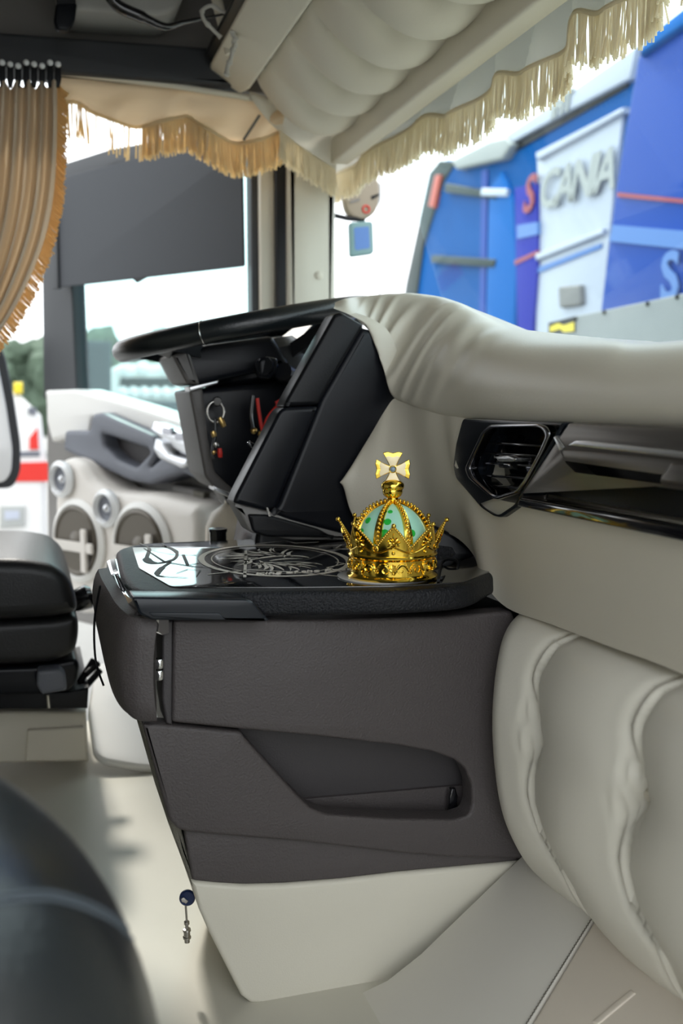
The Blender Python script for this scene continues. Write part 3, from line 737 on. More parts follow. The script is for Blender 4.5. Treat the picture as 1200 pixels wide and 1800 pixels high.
for k in range(16):
    for j in range(6):
        if k % 8 in (2, 6): add_ball(bm, cl(0.0472, k*math.pi/8, 0.009+0.0027*j), 0.0012, 1)
o = bm_obj('band_beads', bm, 'gold_bead', crown, 60); o['kind'] = 'stuff'
# flared zigzag wall
def wall_r(z): t = (z-0.029)/0.033; return 0.0480+0.0035*t+0.0075*t*t
N = 160; bm = bmesh.new(); rows_o = []; rows_i = []
def wall_top(a):
    f = (a/(math.pi/4)) % 1.0; f = abs(f-0.5)*2      # 1 at a point, 0 in a valley
    return 0.0375+(0.0620-0.0375)*f
for lay, off in ((rows_o, 0.0), (rows_i, -0.0016)):
    for j in range(9):
        row = []
        for i in range(N):
            a = 2*math.pi*i/N; z = 0.0285+(wall_top(a)-0.0285)*j/8
            row.append(bm.verts.new(cl(wall_r(z)+off, a, z)))
        lay.append(row)
for L in (rows_o, rows_i):
    for A, B in zip(L, L[1:]): ring_faces(bm, A, B)
ring_faces(bm, rows_o[-1], rows_i[-1]); ring_faces(bm, rows_o[0], rows_i[0])
bm_obj('zigzag_wall', bm, 'gold', crown, 50)
bm = bmesh.new()
for k in range(8):
    a0 = k*math.pi/4
    for sg in (-1, 1):
        for j in range(12):
            t = j/12; a = a0+sg*(math.pi/8)*(1-t); z = wall_top(a)
            add_ball(bm, cl(wall_r(z)-0.0006, a, z+0.0006), 0.0017, 1)
    add_ball(bm, cl(wall_r(0.0630)+0.0002, a0, 0.0640), 0.0026, 2)
o = bm_obj('edge_beads', bm, 'gold_bead', crown, 60); o['kind'] = 'stuff'
bm = bmesh.new()
for k in range(8):
    a0 = k*math.pi/4
    for j in range(9):                                   # rosette on each point
        b_ = 2*math.pi*j/9+math.pi/2; ln = 0.0072 if j else 0.0105
        P = [cl(wall_r(0.0445+t*ln*math.sin(b_))+0.0004+0.0014*math.sin(math.pi*t), a0+t*ln*math.cos(b_)/0.051, 0.0445+t*ln*math.sin(b_)) for t in (0.15, 0.4, 0.7, 1.0)]
        add_tube(bm, P, [0.0007, 0.0013, 0.0012, 0.0006], 5)
    add_ball(bm, cl(wall_r(0.0445)+0.001, a0, 0.0445), 0.0019, 1)
    P = []                                               # swag below
    for i in range(17):
        t = i/16; a = a0+(t-0.0)*math.pi/4; z = 0.0435-0.0115*math.sin(math.pi*t)
        z = 0.0330+0.0075*abs(2*t-1)**1.6
        P.append(cl(wall_r(z)+0.0006, a, z))
    add_tube(bm, P, 0.0010, 6)
    add_ball(bm, cl(wall_r(0.0345)+0.0004, a0, 0.0335), 0.0022, 1)
    P = [cl(wall_r(0.037)+0.0005+0.0005*math.sin(b_), a0+math.pi/8+0.0030*math.cos(b_)/0.05, 0.0375+0.0030*math.sin(b_)) for b_ in [2*math.pi*i/12 for i in range(12)]]
    add_tube(bm, P, 0.0006, 5, True)
bm_obj('rosette_relief', bm, 'gold', crown, 60)
# dome and arches
DR, DZ = 0.0430, 0.0410
def dome_pt(t, a, off=0.0): r = (DR+off)*math.cos(t); return cl(r, a, DZ+(DR+off)*0.98*math.sin(t))
prof_d = [(DR, 0.029)]+[(DR*math.cos(t*math.pi/2), DZ+DR*0.98*math.sin(t*math.pi/2)) for t in [i/18 for i in range(18)]]+[(0.0, DZ+DR*0.98)]
lathe('dome', prof_d, CM, 'mint', crown, 64, 60)
for a, t, r in ((-0.22, 0.30, 0.0048), (-0.17, 0.62, 0.0042), (-0.12, 0.95, 0.0030), (-0.98, 0.28, 0.0046), (-0.88, 0.62, 0.0042), (0.52, 0.30, 0.0042)):
    cpt = dome_pt(t, a, 0.0002); n_ = (cpt-(CM @ Vector((0, 0, DZ)))).normalized()
    lathe('green_dot', [(0, 0.0004), (r*0.8, 0.0002), (r, -0.0006)], tilt_frame(cpt, n_), 'green', crown, 16)
for k in range(8):
    a0 = k*math.pi/4+math.pi/8
    rows = []
    for i in range(15):
        t = 0.02+1.42*i/14; w_ = 0.0052*(1-0.45*i/14)
        c_ = dome_pt(t, a0); tang = (CM.to_3x3() @ Vector((-math.sin(a0), math.cos(a0), 0)))
        nn = (c_-(CM @ Vector((0, 0, DZ)))).normalized()
        rows.append([c_-tang*w_-nn*0.001, c_-tang*w_*0.9+nn*0.0016, c_+nn*0.0022, c_+tang*w_*0.9+nn*0.0016, c_+tang*w_-nn*0.001])
    ar = loft('arch', rows, 'gold', crown, closed=True, caps=True, smooth=40)
    bm = bmesh.new()
    for i in range(13):
        t = 0.12+1.25*i/12; add_ball(bm, dome_pt(t, a0, 0.0030), 0.0019, 1)
    bm_obj('arch_beads', bm, 'gold_bead', ar, 60)
lathe('finial', [(0.0085, 0.0895), (0.0090, 0.0910), (0.0065, 0.0925), (0.0060, 0.0935), (0.0066, 0.0950), (0.0060, 0.0965), (0.0075, 0.0975), (0.0100, 0.0995), (0.0112, 0.1030), (0.0108, 0.1055), (0.0120, 0.1065), (0.0128, 0.1085), (0.0124, 0.1120), (0.0095, 0.1150), (0.0050, 0.1165), (0.0, 0.117)], CM @ Matrix.Translation((0, 0, -0.0085)), 'gold', crown, 36, 40)
vd = Vector((-math.sin(RAD(20)), -math.cos(RAD(20)), 0)); CF = Fr(CM @ Vector((0, 0, 0.1195)), (vd.y*-1, vd.x, 0), (0, 0, 1))
def cross_poly(s, k=0.0):
    arm = [(0.0030-k, 0.0030-k), (0.0050-k, 0.0075), (0.0085-k, 0.0140-k), (0.0045, 0.0150-k), (0.0, 0.0138-k), (-0.0045, 0.0150-k), (-0.0085+k, 0.0140-k), (-0.0050+k, 0.0075), ]
    out = []
    for q in range(4):
        c_, s_ = math.cos(-q*math.pi/2), math.sin(-q*math.pi/2)
        P = arm[::-1]
        for x, y in P: out.append((s*(x*c_+y*s_*-1), s*(x*s_+y*c_)))
    # order the outline by angle
    return sorted(out, key=lambda p: math.atan2(p[1], p[0]))
cross = plate('cross', CF.off(0.003), cross_poly(1.28), 0.006, 'gold', crown, bev=0.0008, px=False, r=0.0006)
plate('cross_inlay', CF.off(0.0034), cross_poly(0.98, 0.0003), 0.001, 'gold_pale', cross, bev=0.0003, px=False, r=0.0005)
lathe('jewel', [(0, 0.0026), (0.0018, 0.0022), (0.0030, 0.0008), (0.0034, 0.0)], tilt_frame(CF.pt(0, 0, 0.0034), CF.n), 'jewel', cross, 16)
tube('jewel_ring', [CF.pt(0.0036*math.cos(t), 0.0036*math.sin(t), 0.0040) for t in [2*math.pi*i/20 for i in range(20)]], 0.0006, 'gold', cross, 6, True)

# ================================================================== STEERING WHEEL AND COLUMN
sw_c = onY(441, 556, 1.435); WC = Vector((0.352, 1.66, sw_c.z-0.002)); tau = RAD(11)
wu = Vector((math.cos(tau), 0, math.sin(tau))); wv = Vector((0, 1, 0)); wn = Vector((-math.sin(tau), 0, math.cos(tau)))
wheel = thing('steering_wheel', WC-wn*0.1, 'black leather steering wheel seen edge on', 'steering wheel')
WR = 0.205
tube('rim', [WC+(wu*math.cos(t)+wv*math.sin(t))*WR for t in [2*math.pi*i/72 for i in range(72)]], 0.0175, 'leather', wheel, 14, True)
for t in (RAD(-120), RAD(60)):
    tube('rim_seam', [WC+(wu*math.cos(t)+wv*math.sin(t))*WR+((wu*math.cos(t)+wv*math.sin(t))*math.cos(q)+wn*math.sin(q))*0.0178 for q in [2*math.pi*i/16 for i in range(16)]], 0.0008, 'steel', wheel, 5, True)
for t in (RAD(180-35), RAD(180+35), RAD(-35), RAD(35)):
    d = wu*math.cos(t)+wv*math.sin(t); s_ = wn.cross(d)
    rows = []
    for k in range(7):
        f = k/6; c_ = WC+d*(0.07+0.148*f)-wn*(0.055*(1-f)**1.3); w_ = 0.032-0.016*f; h_ = 0.012-0.003*f
        rows.append([c_+s_*w_+wn*h_, c_-s_*w_+wn*h_, c_-s_*w_-wn*h_, c_+s_*w_-wn*h_])
    loft('spoke', rows, 'black_satin', wheel, closed=True, caps=True, smooth=30)
lathe('hub', [(0, 0.0), (0.075, -0.004), (0.092, -0.02), (0.088, -0.06), (0.07, -0.075), (0, -0.075)], Matrix.Translation(WC-wn*0.02) @ wn.to_track_quat('Z', 'Y').to_matrix().to_4x4(), 'black_satin', wheel, 40)
col = thing('steering_column', onY(430, 860, 1.62), 'dark plastic steering column shroud below the wheel', 'steering column')
K0 = FY(1.56)
plate('upper_shroud', K0, [(300, 622), (360, 606), (480, 590), (510, 640), (470, 652), (345, 678), (325, 670)], 0.18, 'black_satin', col, bev=0.010, r=0.008)
plate('shroud_cheek', K0.off(0.012), [(302, 624), (332, 614), (352, 676), (328, 674)], 0.16, 'column_grey', col, bev=0.006, r=0.004)
plate('lower_shroud', K0.off(-0.01), [(338, 684), (520, 668), (520, 760), (470, 850), (420, 872), (392, 866), (366, 840), (354, 790)], 0.16, 'black_satin', col, bev=0.010, r=0.008)
plate('shroud_edge', K0.off(0.006), [(332, 686), (356, 682), (366, 770), (378, 830), (412, 862), (404, 872), (378, 860), (360, 838), (346, 760)], 0.17, 'column_grey', col, bev=0.005, r=0.005)
plate('chrome_lip', K0.off(0.01), [(332, 680), (384, 668), (384, 674), (334, 688)], 0.05, 'silver', col, bev=0.002)
plate('lower_lip', K0.off(0.012), [(376, 854), (404, 866), (408, 872), (400, 874), (376, 862)], 0.05, 'silver', col, bev=0.002)
plate('column_stem', FY(1.60), [(380, 850), (440, 850), (520, 1000), (470, 1000)], 0.10, 'black', col, bev=0.01)
for px_, py_, q_ in ((466, 645, (452, 632)), (500, 655, (492, 640))):
    tube('stalk', [onY(px_+40, py_+30, 1.58), onY(px_+15, py_+5, 1.53), onY(px_-2, py_-2, 1.50)], [0.007, 0.011, 0.014], 'black_satin', col, 12)
plate('stalk_paddle', FY(1.50), [(454, 632), (468, 626), (490, 630), (486, 656), (474, 668), (456, 662)], 0.03, 'black_satin', col, bev=0.006, r=0.006)
# ignition keys
keys = thing('key_bunch', onY(380, 800, 1.53), 'bunch of keys on a steel ring hanging from the ignition', 'keys')
kc = onY(379, 724, 1.53)
lathe('ignition_key', [(0.004, -0.02), (0.005, 0.0), (0.008, 0.006), (0.006, 0.012), (0, 0.012)], tilt_frame(onY(380, 706, 1.54), (0, -1, 0)), 'black_gloss', keys, 16)
tube('key_ring', [kc+Vector((0.013*math.cos(t), 0, 0.016*math.sin(t))) for t in [2*math.pi*i/28 for i in range(28)]], 0.0019, 'steel', keys, 8, True)
tube('strap', cr([onY(378, 738, 1.53), onY(378, 765, 1.528), onY(374, 790, 1.528), onY(376, 806, 1.528)], 5), 0.0028, 'leather', keys, 8)
for (x, y, x2, y2, r, m) in ((386, 734, 394, 750, 0.005, 'brass'), (374, 758, 377, 768, 0.0045, 'brass'), (378, 778, 381, 786, 0.0048, 'steel'), (374, 793, 378, 797, 0.004, 'brass'), (386, 788, 387, 804, 0.004, 'red')):
    tube('key_charm', [onY(x, y, 1.525), onY((x+x2)/2, (y+y2)/2, 1.525), onY(x2, y2, 1.525)], [r*0.8, r, r*0.75], m, keys, 10)
lan = tube('lanyard', cr([onY(452, 700, 1.5), onY(456, 730, 1.5), onY(462, 758, 1.5), onY(470, 735, 1.5), onY(488, 712, 1.49), onY(496, 700, 1.48)], 6), 0.0028, 'red', None, 8)
tag(lan, 'red lanyard hanging behind the steering column stalks', 'lanyard')
tube('lanyard_clip', [onY(459, 758, 1.5), onY(459, 764, 1.5), onY(459, 769, 1.5)], [0.004, 0.006, 0.003], 'brass', lan, 10)
plate('lanyard_tag', FY(1.48), [(484, 706), (494, 700), (498, 715), (488, 722)], 0.006, 'red', lan, bev=0.001)
bead = tube('bead_string', cr([onY(444, 695, 1.52), onY(441, 730, 1.52), onY(445, 757, 1.52)], 5), 0.003, 'black_gloss', None, 8)
tag(bead, 'short black cord with a bead beside the red lanyard', 'cord')
bm = bmesh.new(); add_ball(bm, onY(446, 757, 1.52), 0.0055, 2); bm_obj('bead', bm, 'brass', bead, 60)

# ================================================================== SEATS
seat = thing('driver_seat', onY(-100, 1250, 1.85), 'black leather driver seat on a cream plinth by the open door', 'seat')
plate('cushion', FY(1.62), [(-420, 985), (40, 984), (95, 993), (122, 1018), (134, 1050), (137, 1078), (100, 1086), (-420, 1118)], 0.40, 'leather_soft', seat, bev=0.022, r=0.02, res=6)
plate('cushion_base', FY(1.64), [(-420, 1118), (100, 1088), (137, 1080), (139, 1115), (132, 1150), (90, 1166), (-420, 1190)], 0.38, 'leather_soft', seat, bev=0.015, r=0.015, res=5)
plate('seat_pan', FY(1.66), [(-420, 1188), (60, 1172), (134, 1158), (140, 1170), (136, 1200), (120, 1216), (60, 1222), (-420, 1236)], 0.34, 'black_satin', seat, bev=0.008, r=0.008)
plate('lever_box', FY(1.63), [(66, 1180), (104, 1176), (115, 1184), (118, 1214), (74, 1222), (64, 1205)], 0.06, 'grey_blue', seat, bev=0.006, r=0.005)
plate('slide_frame', FY(1.68), [(-420, 1224), (120, 1216), (156, 1208), (154, 1246), (-420, 1250)], 0.30, 'black', seat, bev=0.004)
for a_, b_ in (((150, 1186), (172, 1166)), ((146, 1212), (176, 1178)), ((140, 1200), (165, 1160))):
    tube('suspension_bar', [onY(*a_, 1.72), onY(*b_, 1.74)], 0.006, 'black', seat, 8)
tube('seat_lever', [onY(84, 1222, 1.64), onY(86, 1244, 1.64)], 0.003, 'steel', seat, 8)
lathe('seat_knob', [(0.012, -0.03), (0.02, -0.01), (0.022, 0.01), (0.015, 0.018), (0, 0.019)], tilt_frame(onY(146, 1052, 1.75), (0.9, 0, 0.3)), 'black_gloss', seat, 20)
plate('plinth', FY(1.76), [(-420, 1250), (152, 1250), (156, 1340), (-420, 1352)], 0.26, 'cream', seat, bev=0.008)
plate('plinth_panel', FY(1.75), [(48, 1284), (150, 1278), (152, 1338), (44, 1340)], 0.02, 'cream_matt', seat, bev=0.004, r=0.004)
for xs in (-0.36,):
    plate('backrest', FY(1.66), [(-700, 985), (-470, 985), (-500, 500), (-640, 500)], 0.34, 'leather_soft', seat, bev=0.03, r=0.03)
MT = Fr(onZ(200, 1343, ZF+0.02), (1, 0, 0), (0, 0.25, 0.115))
mt_ = plate('floor_mat', MT, [(168, 1165), (330, 1165), (330, 1352), (240, 1346), (182, 1336), (164, 1322), (154, 1250)], 0.018, 'white', None, bev=0.007, r=0.012, res=5)
tag(mt_, 'bright white padded floor mat edge between driver seat and console', 'mat')

def sgn_pow(v, e): return math.copysign(abs(v)**e, v)
ps = thing('passenger_seat', (-0.30, 0.5, -0.6), 'black leather passenger seat cushion with curved double stitching in the foreground', 'seat')
pc = Vector((-0.285, 0.47, -0.412)); A_, B_, C_ = 0.345, 0.14, 0.290
def seat_pt(lon, lat, s=1.0):
    e1, e2 = 0.72, 0.62
    return pc+Vector((A_*s*sgn_pow(math.cos(lat), e1)*sgn_pow(math.cos(lon), e2), B_*s*sgn_pow(math.cos(lat), e1)*sgn_pow(math.sin(lon), e2), C_*s*sgn_pow(math.sin(lat), e1)))
loft('cushion', [[seat_pt(2*math.pi*i/96, -math.pi/2+math.pi*j/48) for i in range(96)] for j in range(1, 48)], 'leather', ps, closed=True, caps=True, smooth=80)

def seat_f(p):
    d = p-pc; e1, e2 = 0.72, 0.62
    return (abs(d.x/A_)**(2/e2)+abs(d.y/B_)**(2/e2))**(e2/e1)+abs(d.z/C_)**(2/e1)-1
def seat_hit(x, y):
    r = ray(x, y); t = 0.2
    while t < 0.9:
        if seat_f(r*t) <= 0: return r*(t-0.001)
        t += 0.0006
    return None
for dy in (0, 11):
    bm = bmesh.new(); P = [seat_hit(p.x, p.y+dy) for p in cr([Vector((-40, 1580)), Vector((0, 1575)), Vector((90, 1568)), Vector((180, 1598)), Vector((225, 1632)), Vector((262, 1675))], 10)]
    P = [p for p in P if p is not None]
    for a, b in zip(P[::1], P[1::1]):
        for u0, u1 in ((0.05, 0.42), (0.55, 0.92)): add_tube(bm, [a.lerp(b, u0), a.lerp(b, (u0+u1)/2), a.lerp(b, u1)], 0.0009, 5)
    o = bm_obj('stitching', bm, 'thread', ps, 60); o['kind'] = 'stuff'
# ================================================================== HANGING KEY
hk = thing('hanging_key', onY(325, 1660, 1.06), 'blue fobbed key with steel quick coupling hanging beside the console foot', 'key')
f = FY(1.06); q = f.px(329, 1578)
lathe('fob', [(0, 0.003), (0.0075, 0.003), (0.0088, 0.0015), (0.0088, -0.0015), (0.0075, -0.003), (0, -0.003)], tilt_frame(f.pt(*q), (-0.2, -1, 0.1)), 'fob_blue', hk, 28)
plate('key_plate', FY(1.054), [(318, 1581), (323, 1578), (331, 1584), (328, 1588), (320, 1586)], 0.002, 'steel', hk, bev=0.0004)
tube('shank', [onY(326, 1586, 1.058), onY(327, 1602, 1.058), onY(328, 1618, 1.058)], 0.0012, 'steel', hk, 8)
tp = onY(328, 1618, 1.058); sc = 0.00061
lathe('coupling', [(0, 0), (3*sc, 0), (5*sc, -2*sc), (5*sc, -7*sc), (3*sc, -8*sc), (3*sc, -15*sc), (7*sc, -16*sc), (7.5*sc, -20*sc), (6*sc, -21*sc), (6*sc, -30*sc), (7.5*sc, -31*sc), (7.5*sc, -34*sc), (5*sc, -36*sc), (5*sc, -42*sc), (0, -42*sc)][::-1], Matrix.Translation(tp), 'steel', hk, 20, 30)

# ================================================================== OVERHEAD
lock = thing('overhead_locker', (0.5, 1.0, 0.6), 'cream quilted leather overhead locker above the windscreen', 'locker')
rows = []
NX_, NY_ = 22, 150
for i in range(NY_+1):
    y = 1.965-1.9*i/NY_; row = []
    for j in range(NX_+1):
        s = j/NX_; x = 0.435+0.185*s; z = 0.612-0.070*s
        ph = (1.965-y)/0.135
        fr_ = ph % 1.0
        bul = (0.040*(math.sin(math.pi*fr_)**0.5)-0.012*math.exp(-((s-0.5)/0.12)**2)*math.exp(-(min(fr_, 1-fr_)/0.12)**2))*(math.sin(math.pi*min(1, s))**0.6)
        end = 0.05*max(0, 1-(1.965-y)/0.05)**2
        row.append((x, y+0.012*math.sin(math.pi*s), z-bul-0.012*math.sin(math.pi*s)+end))
    rows.append(row)
loft('quilted_base', rows, 'cream_matt', lock, smooth=80)
plate('edge_board', Fr((0.36, 0, 0.655), (0.075, 0, -0.045), (0, 1, 0)), [(0, 0.0), (0.075, 0.0), (0.084, 0.02), (0.084, 1.94), (0.075, 1.985), (0.01, 1.985), (0, 1.96)], 0.02, 'cream_matt', lock, px=False, bev=0.006, r=0.008)
bm = bmesh.new(); add_box(bm, (0.55, 1.0, 0.74), (0.15, 0.96, 0.075)); bm_obj('carcass', bm, 'cream_matt', lock, 0)
plate('black_strip', Fr((0.345, 0, 0.668), (0.03, 0, -0.01), (0, 1, 0)), [(0, 0), (0.03, 0), (0.03, 1.94), (0, 1.94)], 0.02, 'black', lock, px=False, bev=0.003)
rail = rbox('curtain_rail', (0.612, -0.08, 0.492), (0.652, 2.03, 0.545), 'cream_matt', None, bev=0.006)
tag(rail, 'pale cream rail running along the windscreen top over the drape', 'rail')

def fringe_mesh(name, top, length, mat_, parent, seed, n, rad=0.0009, direc=Vector((0, 0, -1)), dens=None):
    rs = random.Random(seed); bm = bmesh.new()
    P = [Vector(p) for p in top]; L = [0]
    for a, b in zip(P, P[1:]): L.append(L[-1]+(b-a).length)
    k = 0
    for i in range(n):
        d = L[-1]*(i+rs.random()*0.6)/n
        while k < len(L)-2 and L[k+1] < d: k += 1
        t = (d-L[k])/max(1e-9, L[k+1]-L[k]); p = P[k].lerp(P[k+1], min(1, max(0, t)))
        if dens and rs.random() > dens(i/n): continue
        ln = length*rs.uniform(0.82, 1.05); sw_ = Vector((rs.gauss(0, 1), rs.gauss(0, 1), 0))*ln*0.06
        add_tube(bm, [p+Vector((0, 0, 0.004)), p+direc*ln*0.5+sw_*0.4, p+direc*ln+sw_], [rad, rad*1.1, rad*1.3], 4, False, True)
    o = bm_obj(name, bm, mat_, parent, 60); o['kind'] = 'stuff'
    return o

# windscreen drape with scalloped hem
XDr = 0.69
hem_px = [(560, 325), (592, 306), (615, 292), (640, 277), (680, 249), (720, 222), (752, 203), (772, 204), (795, 202), (828, 182), (858, 153), (878, 130), (902, 130), (930, 126), (962, 104), (990, 76), (1015, 24), (1042, 24), (1070, 18), (1110, -10), (1150, -50), (1185, -105), (1215, -104), (1250, -112), (1310, -170), (1350, -245)]
hem = cr([onX(x, y, XDr) for x, y in hem_px], 6)
ext_last = hem[-1]
rows = []
for i, h in enumerate(hem):
    r_ = []
    for j in range(10):
        t = j/9; top = Vector((XDr-0.02, h.y, 0.565)); p = top.lerp(h, t)
        p.x += 0.022*math.sin(i*0.42+t*2.6)*math.sin(t*math.pi*0.9)+0.020*math.sin(t*math.pi)+0.004*math.sin(i*0.23+t*6)*t; p.z -= 0.010*math.sin(i*0.42+t*2.6)*math.sin(t*math.pi)
        r_.append(p)
    rows.append(r_)
dr = thing('windscreen_drape', (XDr, 1.2, 0.42), 'cream scalloped windscreen drape with long beige fringe', 'drape')
loft('cloth', rows, 'drape', dr, smooth=80)
bottom = [r[-1] for r in rows]
tube('hem_cord', bottom, 0.0028, 'fringe', dr, 6)
fringe_mesh('fringe', bottom, 0.064, 'fringe', dr, 5, 1150, 0.0012)
# corner gusset beside the pillar
gz = thing('corner_drape', onY(520, 240, 1.99), 'dull cream corner drape over the front pillar top', 'drape')
rows = []
ga = cr([onY(438, 160, 1.97), onY(500, 178, 2.0), onY(560, 195, 2.03), onY(592, 205, 2.06)], 5)
gb = cr([onY(440, 172, 1.97), onY(480, 222, 1.99), onY(540, 268, 2.02), onY(590, 302, 2.05)], 5)
for i, (a, b) in enumerate(zip(ga, gb)):
    rows.append([a.lerp(b, t)+Vector((0, -0.012*math.sin(t*math.pi)*math.sin(i*0.9), 0)) for t in [k/8 for k in range(9)]])
loft('cloth', rows, 'drape', gz, smooth=80)
fringe_mesh('fringe', gb[6:], 0.055, 'fringe', gz, 9, 160, 0.0011)

# driver window valance
va_ = thing('window_valance', onY(300, 200, 2.0), 'tan scalloped valance with golden fringe over the driver window', 'valance')
vt = [(100, 122), (190, 134), (300, 150), (400, 163), (450, 170), (500, 190)]
vb_ = [(98, 192), (118, 184), (138, 182), (165, 198), (200, 214), (240, 220), (280, 215), (315, 206), (332, 204), (350, 220), (380, 240), (415, 250), (450, 248), (478, 236), (498, 226)]
top = cr([onY(x, y, 2.0) for x, y in vt], 10); bot = cr([onY(x, y, 2.0) for x, y in vb_], 5)
rows = []
for i in range(71):
    t = i/70; x0 = bot[0].x+(bot[-1].x-bot[0].x)*t
    def atx(P):
        for a, b in zip(P, P[1:]):
            if a.x <= x0 <= b.x: return a.lerp(b, (x0-a.x)/max(1e-9, b.x-a.x))
        return P[-1] if x0 > P[-1].x else P[0]
    a, b = atx(top).copy(), atx(bot).copy(); a.x = x0
    rows.append([a.lerp(b, k/8)+Vector((0, 0.010*math.sin(i*0.42+k*0.5)*k/8-0.006*math.sin(i*0.15+k*0.9), 0)) for k in range(9)])
loft('cloth', rows, 'valance', va_, smooth=80)
vbm = [r[-1] for r in rows]
tube('hem_cord', vbm, 0.0035, 'fringe_gold', va_, 6)
fringe_mesh('fringe', vbm, 0.066, 'fringe_gold', va_, 21, 520, 0.0011, dens=lambda f: 1.0 if f > 0.36 else 0.12 if f > 0.1 else 0.3)
tube('top_batten', [onY(98, 126, 1.985), onY(300, 150, 1.985), onY(500, 182, 1.985)], 0.006, 'cream_matt', va_, 8)
tube('seam_cord', [onY(456, 203, 1.985), onY(428, 246, 1.985)], 0.003, 'headliner', va_, 6)

# tied curtain
cu_ = thing('side_curtain', onY(20, 500, 1.92), 'beige pleated curtain with orange edge hanging at the driver side', 'curtain')
rb = cr([(100, 148), (101, 200), (100, 260), (96, 330), (86, 390), (70, 445), (45, 505), (15, 560), (-25, 620), (-60, 690)], 4)
rows = []; edge = []
for i, q in enumerate(rb):
    tt = i/(len(rb)-1); lft = -140-60*tt; row = []
    for j in range(97):
        s = j/96; x = lft+(q.x-lft)*s; p = onY(x, q.y, 1.92)
        p.y += 0.024*math.sin(s*2*math.pi*11+0.7*math.sin(tt*3))*(1-0.3*tt)+0.006*math.sin(s*31+tt*5)
        row.append(p)
    rows.append(row); edge.append(row[-1])
loft('cloth', rows, 'curtain', cu_, smooth=80)
fringe_mesh('edge_fringe', edge[::-1], 0.022, 'edge_gold', cu_, 31, 260, 0.0012, direc=Vector((0.75, -0.1, -0.65)))
for k in range(8):
    x = 4+14*k; p = FY(1.905)
    hk_ = plate('curtain_hook', p, [(x-5, 112), (x+5, 112), (x+6, 138), (x+3, 152), (x-3, 152), (x-6, 138)], 0.012, 'black', cu_, bev=0.002)
    bm = bmesh.new(); add_ball(bm, onY(x, 110+3*(k % 3), 1.90), 0.0055, 2); bm_obj('hook_knob', bm, 'white_gloss', hk_, 60)

# header over the driver door
bmh = plate('trim_8', FY(1.965), [(-150, 46), (0, 56), (385, 84), (405, 100), (432, 150), (330, 145), (100, 126), (0, 116), (-150, 104)], 0.08, 'beam', None, bev=0.008, r=0.006); struct(bmh, 'black header beam over the driver door'); bmh['category'] = 'trim'
plate('header_lining', FY(2.03), [(-150, -120), (450, -120), (450, 110), (-150, 80)], 0.02, 'headliner', bmh)
oc = plate('overhead_console', FY(1.90), [(96, -60), (330, -60), (322, 0), (304, 20), (280, 26), (150, 18), (110, 12)], 0.12, 'headliner_grey', None, bev=0.01, r=0.01)
tag(oc, 'pale grey rounded ceiling console at the top left', 'console')
bk = thing('belt_buckle', onY(112, 50, 1.86), 'black seat belt buckle hanging from the ceiling', 'buckle')
plate('strap', FY(1.86), [(98, -60), (128, -60), (134, 10), (100, 10)], 0.006, 'black', bk, bev=0.001)
plate('clasp', FY(1.855), [(98, 6), (136, 4), (132, 34), (120, 54), (100, 52), (94, 36)], 0.02, 'black_satin', bk, bev=0.005, r=0.005)
cb = tube('ceiling_cable', cr([onY(180, -30, 1.8), onY(205, 8, 1.8), onY(250, 30, 1.8), onY(290, 47, 1.8), onY(320, 40, 1.8), onY(360, 32, 1.8), onY(405, 22, 1.78)], 6), [0.010]*13+[0.008-0.0003*i for i in range(24)], 'black_gloss', None, 10)
tag(cb, 'thick black cable sagging below the ceiling', 'cable')
for lab, pts, r in (('white rope with knots hanging beside the overhead locker', [(412, 15), (412, 45), (409, 60), (414, 66), (410, 74), (414, 80), (409, 88), (405, 105), (400, 118), (398, 134)], 0.0038),
                    ('white rope loop at the ceiling left of the knotted rope', [(405, 24), (390, 20), (372, 10), (356, 18), (358, 34), (372, 50), (388, 66)], 0.003)):
    P = cr([onY(x, y, 1.76) for x, y in pts], 5)
    rr = [r*(1.0+0.75*max(0, math.sin(i*0.9))**6) for i in range(len(P))]
    o = tube('rope', P, rr, 'rope', None, 10); tag(o, lab, 'rope')
o = tube('cream_pole', [onY(376, -20, 1.84), onY(405, 95, 1.84)], 0.010, 'cream_matt', None, 12); tag(o, 'short slanted cream pole behind the ropes', 'pole')
o = plate('ceiling_bracket', FY(1.74), [(404, 8), (420, -20), (470, -20), (440, 36), (418, 40), (402, 30)], 0.03, 'chrome_dark', None, bev=0.004); tag(o, 'dark metal bracket holding the ropes at the ceiling', 'bracket')

# ================================================================== OUTSIDE
gd = rbox('ground', (-60, -40, ZG-0.2), (60, 80, ZG), 'asphalt', None, bev=0); struct(gd, 'grey yard outside'); gd['category'] = 'ground'

# mirror and tag beyond the pillar
om = thing('round_tan_ornament', onY(636, 345, 2.35), 'round tan ornament with small red ring mark hanging outside the pillar', 'ornament')
f = FY(2.35)
plate('disc', f, cr([(636, 300), (662, 312), (668, 340), (660, 372), (636, 386), (612, 374), (604, 340), (611, 312)], 5, True), 0.03, 'tan', om, bev=0.008)
plate('dark_slit', f.off(0.002), [(652, 345), (666, 340), (666, 344), (654, 351)], 0.004, 'black', om)
plate('pale_slit', f.off(0.002), [(614, 354), (632, 348), (633, 352), (616, 358)], 0.004, 'grey_mid', om)
c = f.px(643, 368); tube('red_ring', [f.pt(c[0]+0.0085*math.cos(t), c[1]+0.0085*math.sin(t), 0.001) for t in [2*math.pi*i/24 for i in range(24)]], 0.0022, 'red', om, 6, True)
tube('mirror_arm', [onY(585, 378, 2.33), onY(610, 384, 2.35), onY(640, 386, 2.36)], 0.006, 'black', om, 8)
tg = plate('teal_tag', FY(2.34), [(614, 390), (656, 388), (658, 446), (616, 452)], 0.02, 'teal_tag', None, bev=0.005, r=0.01); tag(tg, 'small square teal tag under the tan ornament', 'tag')
